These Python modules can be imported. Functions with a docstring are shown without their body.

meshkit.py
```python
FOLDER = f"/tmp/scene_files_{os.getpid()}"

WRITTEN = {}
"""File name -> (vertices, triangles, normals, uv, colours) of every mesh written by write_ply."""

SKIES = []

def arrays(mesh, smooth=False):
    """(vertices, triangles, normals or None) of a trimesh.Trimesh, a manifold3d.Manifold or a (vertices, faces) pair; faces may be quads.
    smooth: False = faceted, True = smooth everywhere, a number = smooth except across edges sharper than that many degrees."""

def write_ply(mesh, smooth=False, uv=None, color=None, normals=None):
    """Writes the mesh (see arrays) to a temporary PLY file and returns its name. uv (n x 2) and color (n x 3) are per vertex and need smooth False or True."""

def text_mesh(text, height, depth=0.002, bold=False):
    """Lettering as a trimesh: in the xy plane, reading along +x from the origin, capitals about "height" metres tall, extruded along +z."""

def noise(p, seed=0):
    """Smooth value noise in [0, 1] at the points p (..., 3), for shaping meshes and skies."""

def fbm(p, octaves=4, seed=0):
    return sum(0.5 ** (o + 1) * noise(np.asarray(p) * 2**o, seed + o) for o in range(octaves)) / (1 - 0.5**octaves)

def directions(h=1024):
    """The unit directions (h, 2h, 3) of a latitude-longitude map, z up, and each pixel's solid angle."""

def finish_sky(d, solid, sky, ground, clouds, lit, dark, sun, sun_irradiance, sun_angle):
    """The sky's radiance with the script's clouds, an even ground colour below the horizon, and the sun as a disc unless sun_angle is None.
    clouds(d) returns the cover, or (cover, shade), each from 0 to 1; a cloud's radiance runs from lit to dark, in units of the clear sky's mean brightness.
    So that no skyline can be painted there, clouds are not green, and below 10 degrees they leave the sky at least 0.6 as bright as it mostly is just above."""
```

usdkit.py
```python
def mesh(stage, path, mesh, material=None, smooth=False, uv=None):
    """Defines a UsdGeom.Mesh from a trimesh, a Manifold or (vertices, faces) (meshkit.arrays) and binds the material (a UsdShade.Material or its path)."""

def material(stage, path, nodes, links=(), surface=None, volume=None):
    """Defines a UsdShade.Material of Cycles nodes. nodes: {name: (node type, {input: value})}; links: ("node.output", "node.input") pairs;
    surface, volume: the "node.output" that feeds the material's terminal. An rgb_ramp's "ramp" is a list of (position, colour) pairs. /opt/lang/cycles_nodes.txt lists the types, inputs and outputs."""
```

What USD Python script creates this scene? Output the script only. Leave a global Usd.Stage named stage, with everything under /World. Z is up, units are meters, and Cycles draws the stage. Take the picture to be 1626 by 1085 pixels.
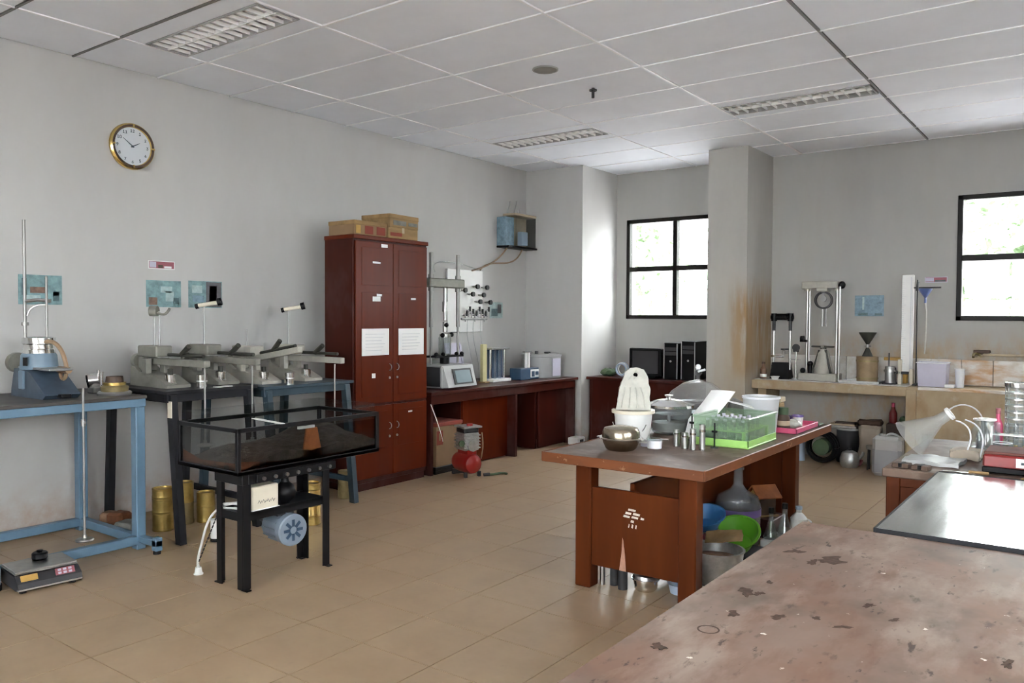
import math, random
import numpy as np, trimesh, usdkit, meshkit, manifold3d
from manifold3d import Manifold
from shapely.geometry import Polygon
from pxr import Usd, UsdGeom, UsdLux, UsdShade, Gf, Sdf, Vt

random.seed(7)
stage = Usd.Stage.CreateInMemory()
UsdGeom.SetStageUpAxis(stage, UsdGeom.Tokens.z)
UsdGeom.SetStageMetersPerUnit(stage, 1.0)
UsdGeom.Xform.Define(stage, '/World')
UsdGeom.Scope.Define(stage, '/World/Looks')

# ---------------- camera ----------------
EYE = np.array([0, 0, 1.45]); F_PX, PITCH, YAW, ROLL = 1282.7, -.030, -.6358, .0051
cy, sy, cp, sp = math.cos(YAW), math.sin(YAW), math.cos(PITCH), math.sin(PITCH)
fw = np.array([sy*cp, cy*cp, sp]); rt = np.array([cy, -sy, 0]); up = np.cross(rt, fw)
rt = rt*math.cos(ROLL) + up*math.sin(ROLL); up = np.cross(rt, fw)
cam = UsdGeom.Camera.Define(stage, '/World/camera')
m4 = np.eye(4); m4[0, :3], m4[1, :3], m4[2, :3], m4[3, :3] = rt, up, -fw, EYE
cam.AddTransformOp().Set(Gf.Matrix4d(*m4.ravel().tolist()))
cam.CreateHorizontalApertureAttr(36.0); cam.CreateVerticalApertureAttr(36.0*1085/1626)
cam.CreateFocalLengthAttr(36.0*F_PX/1626); cam.CreateClippingRangeAttr(Gf.Vec2f(.05, 200))
cam.CreateExposureAttr(3.2)

# ---------------- sky ----------------
SKY = 1.0
dome = UsdLux.DomeLight.Define(stage, '/World/sky')
dome.CreateIntensityAttr(SKY); dome.CreateColorAttr(Gf.Vec3f(.95, .955, 1.0))
sun = UsdLux.DistantLight.Define(stage, '/World/sun'); sun.CreateIntensityAttr(7.0); sun.CreateAngleAttr(.53); sun.CreateColorAttr(Gf.Vec3f(1, .97, .92))
sd = np.array([-.36, -.22, .9]); sd /= np.linalg.norm(sd)                 # towards the sun, high behind the left wall
sx_ = np.cross((0, 1, 0), sd); sx_ /= np.linalg.norm(sx_); sy_ = np.cross(sd, sx_); q4 = np.eye(4); q4[0, :3], q4[1, :3], q4[2, :3] = sx_, sy_, sd
sun.AddTransformOp().Set(Gf.Matrix4d(*q4.ravel().tolist()))

# ---------------- mesh helpers ----------------
def hull(p): return trimesh.convex.convex_hull(np.asarray(p, float))
def B(x0, x1, y0, y1, z0, z1, b=0.0):
    x0, x1 = min(x0, x1), max(x0, x1); y0, y1 = min(y0, y1), max(y0, y1); z0, z1 = min(z0, z1), max(z0, z1)
    if b <= 0:
        m = trimesh.creation.box((x1-x0, y1-y0, z1-z0)); m.apply_translation(((x0+x1)/2, (y0+y1)/2, (z0+z1)/2)); return m
    b = min(b, .49*min(x1-x0, y1-y0, z1-z0)); p = []
    for x, sx in ((x0, 1), (x1, -1)):
        for y, s_y in ((y0, 1), (y1, -1)):
            for z, sz in ((z0, 1), (z1, -1)):
                p += [(x+sx*b, y+s_y*b, z), (x+sx*b, y, z+sz*b), (x, y+s_y*b, z+sz*b)]
    return hull(p)
def C(p0, p1, r, r1=None, n=20):
    p0, p1 = np.array(p0, float), np.array(p1, float); r1 = r if r1 is None else r1
    d = p1-p0; L = np.linalg.norm(d); d = d/L
    a = np.cross(d, (0, 0, 1) if abs(d[2]) < .9 else (1, 0, 0)); a /= np.linalg.norm(a); b = np.cross(d, a)
    t = np.arange(n)*2*math.pi/n; ring = np.cos(t)[:, None]*a+np.sin(t)[:, None]*b
    v = np.vstack([p0+ring*r, p1+ring*r1, [p0], [p1]]); f = []
    for i in range(n):
        j = (i+1) % n
        f += [(i, j, n+j), (i, n+j, n+i), (2*n, j, i), (2*n+1, n+i, n+j)]
    m = trimesh.Trimesh(v, f, process=False)
    if m.volume < 0: m.invert()
    return m
def LA(prof, at=(0, 0, 0), n=28):
    """lathe of (r, z) pairs about the vertical through at"""
    m = trimesh.creation.revolve(np.array(prof, float), sections=n); m.apply_translation(at)
    if m.volume < 0: m.invert()
    return m
def cup(r0, r1, h, t=.004, at=(0, 0, 0), n=28, lip=0.0):
    return LA([(0, 0), (r0, 0), (r1, h), (r1+lip, h), (r1+lip, h-.006) if lip else (r1, h), (r1-t, h-.0005), (max(r0-t, .001), t), (0, t)] if not lip else
              [(0, 0), (r0, 0), (r1-.001, h-.012), (r1+lip, h-.012), (r1+lip, h), (r1-t, h), (max(r0-t, .001), t), (0, t)], at, n)
def TU(pts, r, n=7, smooth=0):
    p = np.array(pts, float)
    if smooth:
        from scipy.interpolate import CubicSpline
        s = np.r_[0, np.cumsum(np.linalg.norm(np.diff(p, axis=0), axis=1))]
        p = CubicSpline(s, p)(np.linspace(0, s[-1], smooth))
    t = np.gradient(p, axis=0); t /= np.linalg.norm(t, axis=1, keepdims=True)+1e-12
    rings = []; a = np.cross(t[0], (0, 0, 1) if abs(t[0][2]) < .9 else (1, 0, 0))
    for k in range(len(p)):
        a = a-t[k]*(a@t[k]); a /= np.linalg.norm(a)+1e-12; b = np.cross(t[k], a)
        q = np.arange(n)*2*math.pi/n
        rr = r[k] if np.ndim(r) else r
        rings.append(p[k]+rr*(np.cos(q)[:, None]*a+np.sin(q)[:, None]*b))
    v = np.vstack(rings+[[p[0]], [p[-1]]]); f = []; K = len(p)
    for k in range(K-1):
        for i in range(n):
            j = (i+1) % n; f += [(k*n+i, k*n+j, k*n+n+j), (k*n+i, k*n+n+j, k*n+n+i)]
    for i in range(n):
        j = (i+1) % n; f += [(K*n, j, i), (K*n+1, (K-1)*n+i, (K-1)*n+j)]
    m = trimesh.Trimesh(v, f, process=False)
    if m.volume < 0: m.invert()
    return m
def S(c, r, sc=(1, 1, 1), sub=2):
    m = trimesh.creation.icosphere(sub, r); m.apply_scale(sc); m.apply_translation(c); return m
def PR(poly, h, axis='z', at=(0, 0, 0)):
    """extrude a 2-d polygon: axis z: (x,y)+z; axis y: (x,z) pushed along +y; axis x: (y,z) pushed along +x"""
    m = trimesh.creation.extrude_polygon(poly if isinstance(poly, Polygon) else Polygon(poly), h, engine='earcut'); v = m.vertices.copy()
    if axis == 'y': v = np.c_[v[:, 0], v[:, 2], v[:, 1]]
    if axis == 'x': v = np.c_[v[:, 2], v[:, 0], v[:, 1]]
    m = trimesh.Trimesh(v+np.array(at), m.faces, process=False)
    if m.volume < 0: m.invert()
    return m
def J(*ms): return trimesh.util.concatenate([q for m in ms for q in (m if isinstance(m, (list, tuple)) else [m])])
def mv(m, t=(0, 0, 0), rx=0, ry=0, rz=0, s=1):
    m = m.copy()
    if np.ndim(s) or s != 1: m.apply_scale(s)
    for a, ax in ((rx, (1, 0, 0)), (ry, (0, 1, 0)), (rz, (0, 0, 1))):
        if a: m.apply_transform(trimesh.transformations.rotation_matrix(math.radians(a), ax))
    m.apply_translation(t); return m
def man(m): return Manifold(manifold3d.Mesh(np.asarray(m.vertices, np.float32), np.asarray(m.faces, np.uint32)))
def minus(a, *bs):
    r = man(a)
    for b in bs: r = r-man(b)
    o = r.to_mesh(); return trimesh.Trimesh(o.vert_properties[:, :3], o.tri_verts, process=False)
def crumple(m, amp, sc, seed=0):
    m = m.copy(); v = m.vertices
    d = np.stack([meshkit.fbm(v*sc+k*17.3, 3, seed+k) for k in range(3)], -1)-.5
    m.vertices = v+d*2*amp; return m
def arc(c, r, a0, a1, n=14, plane='xz'):
    t = np.radians(np.linspace(a0, a1, n)); u, w = r*np.cos(t), r*np.sin(t); c = np.array(c, float)
    o = np.zeros((n, 3)); o[:, 'xyz'.index(plane[0])] = u; o[:, 'xyz'.index(plane[1])] = w
    return c+o

# ---------------- object helpers ----------------
counts = {}
def numbered(parent, name):
    k = counts.get((parent, name), 0); counts[(parent, name)] = k+1
    return f'{parent}/{name}' + (f'_{k:03d}' if k else '')
def say(p, label=None, cat=None, group=None, kind=None):
    for k, v in (('label', label), ('category', cat), ('group', group), ('kind', kind)):
        if v: p.SetCustomDataByKey(k, v)
    return p
SPLIT = dict(pillars='pillar', rim_accents='rim_accent', feet='foot', rack_legs='rack_leg', folds='fold', drive_bays='drive_bay', tie_rods='tie_rod', top_rails='top_rail', jack_struts='jack_strut', print_blocks='print_block', wire_shelves='wire_shelf', window_slots='window_slot')
class Thing:
    def __init__(s, name, label, cat, loc=(0, 0, 0), rz=0, group=None, kind=None):
        s.path = numbered('/World', name); s.loc = np.array(loc, float); s.rz = rz
        x = UsdGeom.Xform.Define(stage, s.path); s.t = x.AddTranslateOp(); s.t.Set(Gf.Vec3d(*map(float, loc)))
        s.r = x.AddRotateZOp(); s.r.Set(float(rz)); s.prim = say(x.GetPrim(), label, cat, group, kind); s.group = group; s.cat = cat; s.name = name
    def p(s, name, mesh, mat, label=None, under=None, smooth=32, kind=None):
        """a part, in the thing's own coordinates"""
        if name in SPLIT:
            for q in mesh.split(only_watertight=False): s.p(SPLIT[name], q, mat, label, under, smooth, kind)
            return
        path = numbered(under or s.path, name)
        q = usdkit.mesh(stage, path, mesh, MAT[mat], smooth=smooth); say(q.GetPrim(), label, kind=kind); return path
    def w(s, name, mesh, mat, label=None, under=None, smooth=32, kind=None):
        """a part whose mesh is given in room coordinates"""
        return s.p(name, mv(mesh, -s.loc), mat, label, under, smooth, kind)
    def dup(s, loc, rz=0, label=None):
        o = object.__new__(Thing); o.path = numbered('/World', s.name); x = UsdGeom.Xform.Define(stage, o.path); o.loc = np.array(loc, float)
        x.GetPrim().GetReferences().AddInternalReference(s.path)
        UsdGeom.XformOp(x.GetPrim().GetAttribute('xformOp:translate')).Set(Gf.Vec3d(*map(float, loc)))
        UsdGeom.XformOp(x.GetPrim().GetAttribute('xformOp:rotateZ')).Set(float(rz))
        x.GetPrim().SetInstanceable(True); say(x.GetPrim(), label, s.cat, s.group); o.prim = x.GetPrim(); return o
def solo(name, mesh, mat, label, cat, group=None, kind=None, smooth=32):
    q = usdkit.mesh(stage, numbered('/World', name), mesh, MAT[mat], smooth=smooth)
    say(q.GetPrim(), label, cat, group, kind); return q

# ---------------- materials ----------------
MAT = {}
def M(name, col, rough=.5, metal=0., var=.08, scale=5., stretch=(1, 1, 1), bump=0., bscale=80., rnd=0., spec=.5, trans=0., ior=1.5, coat=0., col2=None, detail=4., emit=None, rvar=0.):
    col = np.array(col, float); c2 = np.array(col2, float) if col2 is not None else col*(1+var); c1 = col*(1-var) if col2 is None else col
    nodes = {'g': ('geometry', {}), 'mp': ('mapping', {'scale': tuple(float(scale*q) for q in stretch)}),
             'n': ('noise_texture', {'scale': 1.0, 'detail': detail, 'roughness': .6}),
             'rp': ('rgb_ramp', {'ramp': [(.3, tuple(c1)), (.7, tuple(c2))]}),
             'p': ('principled_bsdf', {'roughness': rough, 'metallic': metal, 'specular_ior_level': spec, 'transmission_weight': trans, 'ior': ior, 'coat_weight': coat})}
    links = [('g.position', 'mp.vector'), ('mp.vector', 'n.vector'), ('n.fac', 'rp.fac')]
    last = 'rp.color'
    if rnd:
        nodes['oi'] = ('object_info', {}); nodes['mr'] = ('map_range', {'to_min': 1-rnd, 'to_max': 1+rnd}); nodes['hs'] = ('hsv', {})
        links += [('oi.random', 'mr.value'), ('mr.result', 'hs.value'), (last, 'hs.color')]; last = 'hs.color'
    links.append((last, 'p.base_color'))
    if bump:
        nodes['nb'] = ('noise_texture', {'scale': bscale, 'detail': 3.0}); nodes['bp'] = ('bump', {'strength': bump, 'distance': .01})
        links += [('g.position', 'nb.vector'), ('nb.fac', 'bp.height'), ('bp.normal', 'p.normal')]
    if rvar:
        nodes['rr'] = ('map_range', {'to_min': max(.02, rough-rvar), 'to_max': rough+rvar}); links += [('n.fac', 'rr.value'), ('rr.result', 'p.roughness')]
    if emit: nodes['p'][1].update(emission_color=emit[0], emission_strength=emit[1])
    MAT[name] = usdkit.material(stage, f'/World/Looks/{name}', nodes, links, surface='p.BSDF')
def pane(name, tint=(1, 1, 1), rough=.02, haze=0., hazecol=(.8, .8, .8), ior=1.5):
    """thin clear sheet: transparent and glossy by fresnel, with a share of diffuse for dust or frosting"""
    n = {'t': ('transparent_bsdf', {'color': tint}), 'gl': ('glossy_bsdf', {'color': (1, 1, 1), 'roughness': rough}), 'lw': ('layer_weight', {'blend': .5}), 'pw': ('math', {'math_type': 'power', 'value2': 4.0}), 'ma': ('math', {'math_type': 'multiply_add', 'value2': .35, 'value3': .03}), 'm': ('mix_closure', {})}
    l = [('lw.facing', 'pw.value1'), ('pw.value', 'ma.value1'), ('ma.value', 'm.fac'), ('t.BSDF', 'm.closure1'), ('gl.BSDF', 'm.closure2')]; out = 'm.closure'
    if haze:
        n['d'] = ('diffuse_bsdf', {'color': hazecol}); n['m2'] = ('mix_closure', {'fac': haze}); l += [('m.closure', 'm2.closure1'), ('d.BSDF', 'm2.closure2')]; out = 'm2.closure'
    MAT[name] = usdkit.material(stage, f'/World/Looks/{name}', n, l, surface=out)
def spots(name, base, layers, rough=.5, spec=.5, bump=0., rvar=0., metal=0.):
    """base = (c1, c2, scale, stretch); layers: (colour, noise scale, stretch, lo, hi, strength, [box mask]) patches of stain or wear laid on in turn"""
    c1, c2, sc, st = base
    n = {'g': ('geometry', {}), 'p': ('principled_bsdf', {'roughness': rough, 'specular_ior_level': spec, 'metallic': metal}), 'sx': ('separate_xyz', {}),
         'm0': ('mapping', {'scale': tuple(float(sc*q) for q in st)}), 'n0': ('noise_texture', {'scale': 1., 'detail': 6., 'roughness': .65}), 'r0': ('rgb_ramp', {'ramp': [(.3, c1), (.7, c2)]})}
    l = [('g.position', 'sx.vector'), ('g.position', 'm0.vector'), ('m0.vector', 'n0.vector'), ('n0.fac', 'r0.fac')]; last = 'r0.color'
    for i, lay in enumerate(layers, 1):
        col, s2, st2, lo, hi, k = lay[:6]
        n[f'm{i}'] = ('mapping', {'scale': tuple(float(s2*q) for q in st2), 'location': (i*3.7, i*1.9, i*5.1)}); n[f'n{i}'] = ('noise_texture', {'scale': 1., 'detail': 5., 'roughness': .6})
        n[f'r{i}'] = ('map_range', {'from_min': lo, 'from_max': hi, 'to_min': 0., 'to_max': k, 'clamp': True}); n[f'x{i}'] = ('mix', {'color2': col})
        l += [('g.position', f'm{i}.vector'), (f'm{i}.vector', f'n{i}.vector'), (f'n{i}.fac', f'r{i}.value'), (last, f'x{i}.color1')]
        fac = f'r{i}.result'
        for j, (axis, a, b) in enumerate(lay[6] if len(lay) > 6 else []):      # mask: 0 at a, 1 at b along an axis
            n[f'k{i}{j}'] = ('map_range', {'from_min': a, 'from_max': b, 'clamp': True, 'range_type': 'smoothstep'}); n[f'q{i}{j}'] = ('math', {'math_type': 'multiply'})
            l += [(f'sx.{axis}', f'k{i}{j}.value'), (f'k{i}{j}.result', f'q{i}{j}.value1'), (fac, f'q{i}{j}.value2')]; fac = f'q{i}{j}.value'
        l.append((fac, f'x{i}.fac')); last = f'x{i}.color'
    l.append((last, 'p.base_color'))
    if bump: n['bp'] = ('bump', {'strength': bump, 'distance': .004}); l += [('n0.fac', 'bp.height'), ('bp.normal', 'p.normal')]
    if rvar: n['rr'] = ('map_range', {'to_min': max(.03, rough-rvar), 'to_max': rough+rvar}); l += [('n0.fac', 'rr.value'), ('rr.result', 'p.roughness')]
    MAT[name] = usdkit.material(stage, f'/World/Looks/{name}', n, l, surface='p.BSDF')

V = (1, 1, .12)     # vertical streaks
spots('wall_paint', ((.48, .475, .46), (.525, .52, .505), 2.2, (1, 1, .35)),
      [((.50, .49, .45), 5, V, .52, .75, .35), ((.40, .25, .15), 7, (1, 1, 1), .35, .7, .75, [('z', .45, .02)])], rough=.75, spec=.25)
spots('column_paint', ((.44, .43, .40), (.50, .49, .455), 2.2, (1, 1, .35)),
      [((.34, .195, .07), 10, (1, 1, .2), .28, .52, .9, [('x', -3.2, -3.05), ('z', 1.95, 1.5), ('z', .75, 1.0)]), ((.40, .31, .19), 6, V, .3, .6, .6, [('x', -3.4, -3.1), ('z', 1.6, .9)]), ((.42, .36, .27), 6, V, .4, .65, .5, [('z', 2.5, 1.2)])], rough=.75, spec=.25)
spots('back_paint', ((.385, .38, .36), (.43, .425, .40), 2.2, (1, 1, .35)),
      [((.40, .38, .33), 6, V, .5, .72, .4), ((.42, .30, .17), 8, (1, 1, .5), .35, .6, .75, [('z', 1.40, 1.10), ('x', -3.2, -1.9)])], rough=.75, spec=.25)
M('ceiling_white', (.87, .905, .975), rough=.8, var=.025, scale=3, rnd=.015, spec=.2)
M('grid_white', (.93, .94, .97), rough=.45, var=.01); M('grid_gray', (.22, .22, .22), rough=.6, var=.05)
M('grout', (.16, .115, .075), rough=.8, var=.2, scale=9)
spots('tile_beige', ((.375, .268, .165), (.44, .322, .205), 3.2, (1, 1, 1)), [((.40, .27, .17), 1.3, (1, 1, 1), .5, .75, .45), ((.30, .235, .17), 22, (1, 1, 1), .62, .75, .35)], rough=.38, spec=.4, rvar=.06)
M('black_frame', (.010, .009, .008), rough=.45, var=.1, spec=.2); pane('window_glass', (.97, .99, .98))
M('leaf', (.25, .34, .20), rough=.6, var=.5, scale=3); M('bark', (.25, .19, .13), rough=.9, var=.3); M('lawn', (.44, .42, .42), rough=.9, var=.3, scale=2)
RED = ((.080, .0095, .0015), (.118, .016, .0028))
spots('red_wood', (RED[0], RED[1], 5, (1, 1, .12)), [((.07, .016, .010), 3, V, .5, .8, .5)], rough=.32, spec=.14)
spots('dark_red_wood', ((.036, .0065, .004), (.056, .010, .006), 5, (1, 1, .12)), [((.16, .13, .13), 1.6, (1, 1, .6), .5, .72, .35)], rough=.38, spec=.15)
spots('orange_wood', ((.078, .017, .004), (.11, .026, .006), 7, (1, 1, .1)), [((.06, .012, .004), 4, V, .45, .7, .6)], rough=.42, spec=.13)
spots('orange_edge', ((.12, .033, .008), (.175, .052, .014), 6, (.4, .4, 3)), [((.50, .33, .2), 18, (1, 1, 1), .64, .72, .8), ((.11, .03, .014), 8, (1, 1, 1), .55, .75, .6)], rough=.45)
spots('worn_top', ((.12, .08, .06), (.175, .12, .092), 3, (1, .5, 1)), [((.33, .27, .23), 6, (1, 1, 1), .5, .75, .6), ((.10, .06, .04), 9, (1, 1, 1), .62, .74, .6)], rough=.55, rvar=.06, spec=.18)
spots('bench_top', ((.16, .105, .08), (.26, .18, .14), 2.6, (1, .55, 1)),
      [((.185, .09, .055), 4.5, (1, .6, 1), .48, .66, .6), ((.36, .28, .23), 7, (1.4, .5, 1), .5, .68, .6), ((.085, .06, .045), 3.2, (1, .8, 1), .52, .68, .6),
       ((.028, .014, .009), 24, (1.2, .5, 1), .64, .69, .8), ((.05, .028, .02), 42, (.7, .3, 1), .60, .70, .6), ((.14, .06, .035), 9, (1, .35, 1), .56, .70, .6), ((.62, .53, .45), 30, (1, 1, 1), .70, .73, .8)], rough=.5, bump=.25, rvar=.08, spec=.22)
spots('concrete_tan', ((.33, .25, .15), (.42, .33, .215), 4, (1, 1, .7)), [((.28, .165, .07), 5, (1, 1, .5), .5, .72, .6), ((.50, .46, .39), 9, (1, 1, 1), .58, .75, .5)], rough=.7)
spots('tile_stain', ((.62, .60, .56), (.68, .66, .62), 5, (1, 1, 1)), [((.45, .23, .07), 5, (.7, 1, 2), .38, .6, .9, [('x', -1.45, -1.05)]), ((.42, .33, .22), 8, (1, 1, 1), .5, .7, .5)], rough=.4)
M('blue_paint', (.118, .205, .29), rough=.42, var=.12, scale=7); M('teal_paint', (.028, .052, .07), rough=.45, var=.15, scale=7)
M('steel_top_dark', (.06, .055, .05), rough=.5, var=.3); M('black_paint', (.007, .007, .008), rough=.42, var=.2, scale=9, spec=.25); M('gray_black', (.014, .0145, .018), rough=.5, var=.2, spec=.25)
M('cast_gray', (.21, .205, .175), rough=.5, var=.15, scale=14); M('cast_light', (.40, .385, .33), rough=.5, var=.12, scale=12); M('cast_dark', (.045, .045, .037), rough=.5, var=.2, spec=.3)
M('blue_cast', (.09, .135, .185), rough=.42, var=.2, scale=12); M('blue_base', (.055, .08, .11), rough=.42, var=.2, scale=12); M('blue_cast_light', (.15, .22, .285), rough=.4, var=.1)
M('chrome', (.78, .78, .76), rough=.14, metal=1., var=.05); M('steel', (.55, .55, .53), rough=.3, metal=1., var=.1, scale=20); M('rod_steel', (.30, .295, .28), rough=.42, metal=.6, var=.15); M('dull_steel', (.36, .36, .35), rough=.4, metal=.8, var=.15)
M('sheet_steel', (.70, .72, .72), rough=.17, metal=1., var=.04, scale=3, stretch=(6, .6, 1), bump=.03, bscale=40, rvar=.05)
M('brass', (.42, .30, .10), rough=.34, metal=.85, var=.25, scale=14); M('brass_dull', (.25, .20, .10), rough=.42, metal=.6, var=.25, scale=14); M('gold', (.80, .58, .22), rough=.2, metal=1., var=.05)
M('rubber', (.01, .01, .01), rough=.7, spec=.2); M('black_plastic', (.0045, .0045, .0055), rough=.4, var=.1, spec=.2); M('white_plastic', (.74, .74, .72), rough=.4, var=.03); M('cream_plastic', (.68, .62, .50), rough=.45, var=.06)
M('white_paper', (.80, .80, .79), rough=.8, var=.03, scale=9); M('frost_white', (.72, .73, .76), rough=.35, var=.05, scale=4)
M('copper_hose', (.30, .20, .12), rough=.5, var=.2); M('dark_brown', (.075, .045, .03), rough=.6, var=.3); M('card', (.25, .16, .085), rough=.85, var=.1); M('card_red', (.22, .04, .025), rough=.8, var=.2)
M('drum_tan', (.27, .19, .11), rough=.7, var=.15, scale=12); M('bottle_brown', (.15, .08, .05), rough=.4, var=.2); M('stain', (.07, .04, .028), rough=.6, var=.4, scale=60, spec=.2); M('splinter', (.46, .25, .17), rough=.8, var=.15, scale=30); M('pot_metal', (.34, .29, .22), rough=.22, metal=1., var=.3, scale=9); M('can_gray', (.46, .46, .45), rough=.45, var=.06); M('can_dim', (.34, .345, .36), rough=.45, var=.06); M('old_wood', (.29, .185, .08), rough=.75, var=.25, scale=12, stretch=(1, .2, 1)); M('wood_gray', (.18, .18, .165), rough=.7, var=.25, scale=20); M('wood_maroon', (.13, .045, .035), rough=.7, var=.3, scale=15)
M('clay', (.33, .105, .03), rough=.7, var=.25, scale=12); M('sand', (.06, .046, .036), rough=.95, var=.5, scale=22, bump=.6, bscale=70); M('rust', (.15, .055, .022), rough=.8, var=.4, scale=12)
pane('tank_glass', (.78, .79, .79)); pane('clear_acrylic', (.88, .90, .90), ); pane('clear_glass', (.95, .97, .97), haze=.05, hazecol=(.75, .78, .78))
pane('dim_glass', (.86, .88, .89), haze=.12, hazecol=(.5, .52, .54)); pane('dome_glass', (.94, .95, .95), haze=.14, hazecol=(.62, .62, .60)); pane('translucent', (.85, .85, .86), haze=.55, hazecol=(.66, .67, .68), rough=.2)
pane('green_clear', (.88, .93, .88), haze=.15, hazecol=(.42, .58, .42)); M('green_plastic', (.17, .52, .045), rough=.35, var=.08); M('lime', (.34, .62, .16), rough=.35, var=.1)
M('blue_plastic', (.05, .19, .42), rough=.35, var=.08); M('blue_dark', (.03, .065, .115), rough=.4, var=.15); M('teal_photo', (.19, .31, .32), rough=.3, var=.35, scale=18); M('photo_light', (.36, .47, .47), rough=.3, var=.2, scale=30)
M('photo_dark', (.09, .15, .16), rough=.3, var=.3, scale=25); M('photo_brown', (.19, .12, .09), rough=.3, var=.4, scale=25); M('photo_gray', (.11, .11, .115), rough=.3, var=.2, scale=25); M('photo_blue', (.17, .26, .32), rough=.3, var=.3, scale=22)
M('red_paint', (.33, .02, .018), rough=.3, var=.1); M('red_case', (.20, .018, .018), rough=.4, var=.15); M('sign_red', (.30, .09, .11), rough=.6, var=.1); M('pink', (.60, .09, .19), rough=.4, var=.08); M('funnel_blue', (.09, .13, .30), rough=.4, var=.1); M('purple', (.16, .11, .30), rough=.5, var=.1)
M('clock_face', (.62, .66, .70), rough=.35, var=.02); M('ink', (.05, .07, .09), rough=.6); M('faded_ink', (.62, .63, .65), rough=.8); M('paint_white', (.72, .64, .57), rough=.7, var=.2, scale=40)
M('screen', (.20, .26, .29), rough=.2, var=.1); M('gray_case', (.36, .365, .36), rough=.45, var=.06); M('dark_case', (.045, .045, .048), rough=.5, var=.1, spec=.3); M('alu', (.50, .51, .50), rough=.35, metal=.7, var=.15, scale=30)
M('yellow_board', (.52, .48, .25), rough=.6, var=.08); M('lilac', (.50, .48, .58), rough=.6, var=.05); M('louvre', (.97, .97, .96), rough=.25, metal=.0, var=.02); M('lamp_back', (.42, .42, .42), rough=.35, metal=.1, var=.05)
M('beige', (.46, .38, .26), rough=.7, var=.1); M('motor_blue', (.19, .235, .29), rough=.42, var=.1); M('soil', (.22, .13, .08), rough=.95, var=.3, scale=20); M('pale_blue', (.42, .52, .66), rough=.4, var=.06)
M('sack', (.40, .34, .27), rough=.85, var=.15); M('green_dark', (.06, .10, .05), rough=.6, var=.3); M('bag_white', (.46, .455, .40), rough=.4, var=.12, scale=14); M('amber', (.50, .30, .07), rough=.5, var=.2); M('louvre_dark', (.3, .3, .3), rough=.5)

# ---------------- the room ----------------
XW, XR, YB, YR, CZ = -5.68, 2.6, 8.78, -2.6, 3.2
def struct(name, mesh, mat, smooth=False, label=None):
    q = usdkit.mesh(stage, numbered('/World', name), mesh, MAT[mat], smooth=smooth); say(q.GetPrim(), label, kind='structure'); return q
WIN = [(-4.744, -3.468, 1.44, 2.635), (-1.181, .095, 1.44, 2.635)]          # in the back wall
wb = B(XW-.2, XR+.2, YB, YB+.22, -.1, CZ+.25)
struct('wall_back', minus(wb, *[B(a, b, YB-.1, YB+.4, c, d) for a, b, c, d in WIN]), 'back_paint')
struct('wall_left', B(XW-.2, XW, YR-.2, YB, -.1, CZ+.25), 'wall_paint')
RWIN = [(a, a+1.5, 1.44, 2.635) for a in (.0, 2.2)]
struct('wall_right', minus(B(XR, XR+.2, YR-.2, YB, -.1, CZ+.25), *[B(XR-.1, XR+.4, a, b, c, d) for a, b, c, d in RWIN]), 'wall_paint')
FWIN = [(-2.6, -.8, 1.0, 2.8), (.1, 1.9, 1.0, 2.8)]
struct('wall_front', minus(B(XW-.2, XR+.2, YR-.2, YR, -.1, CZ+.25), *[B(a, b, YR-.4, YR+.1, c, d) for a, b, c, d in FWIN]), 'wall_paint')
struct('column_1', B(XW, -4.885, 7.97, YB, 0, CZ), 'wall_paint'); struct('column_2', B(-3.385, -2.965, 8.02, YB, 0, CZ), 'column_paint')
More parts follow.
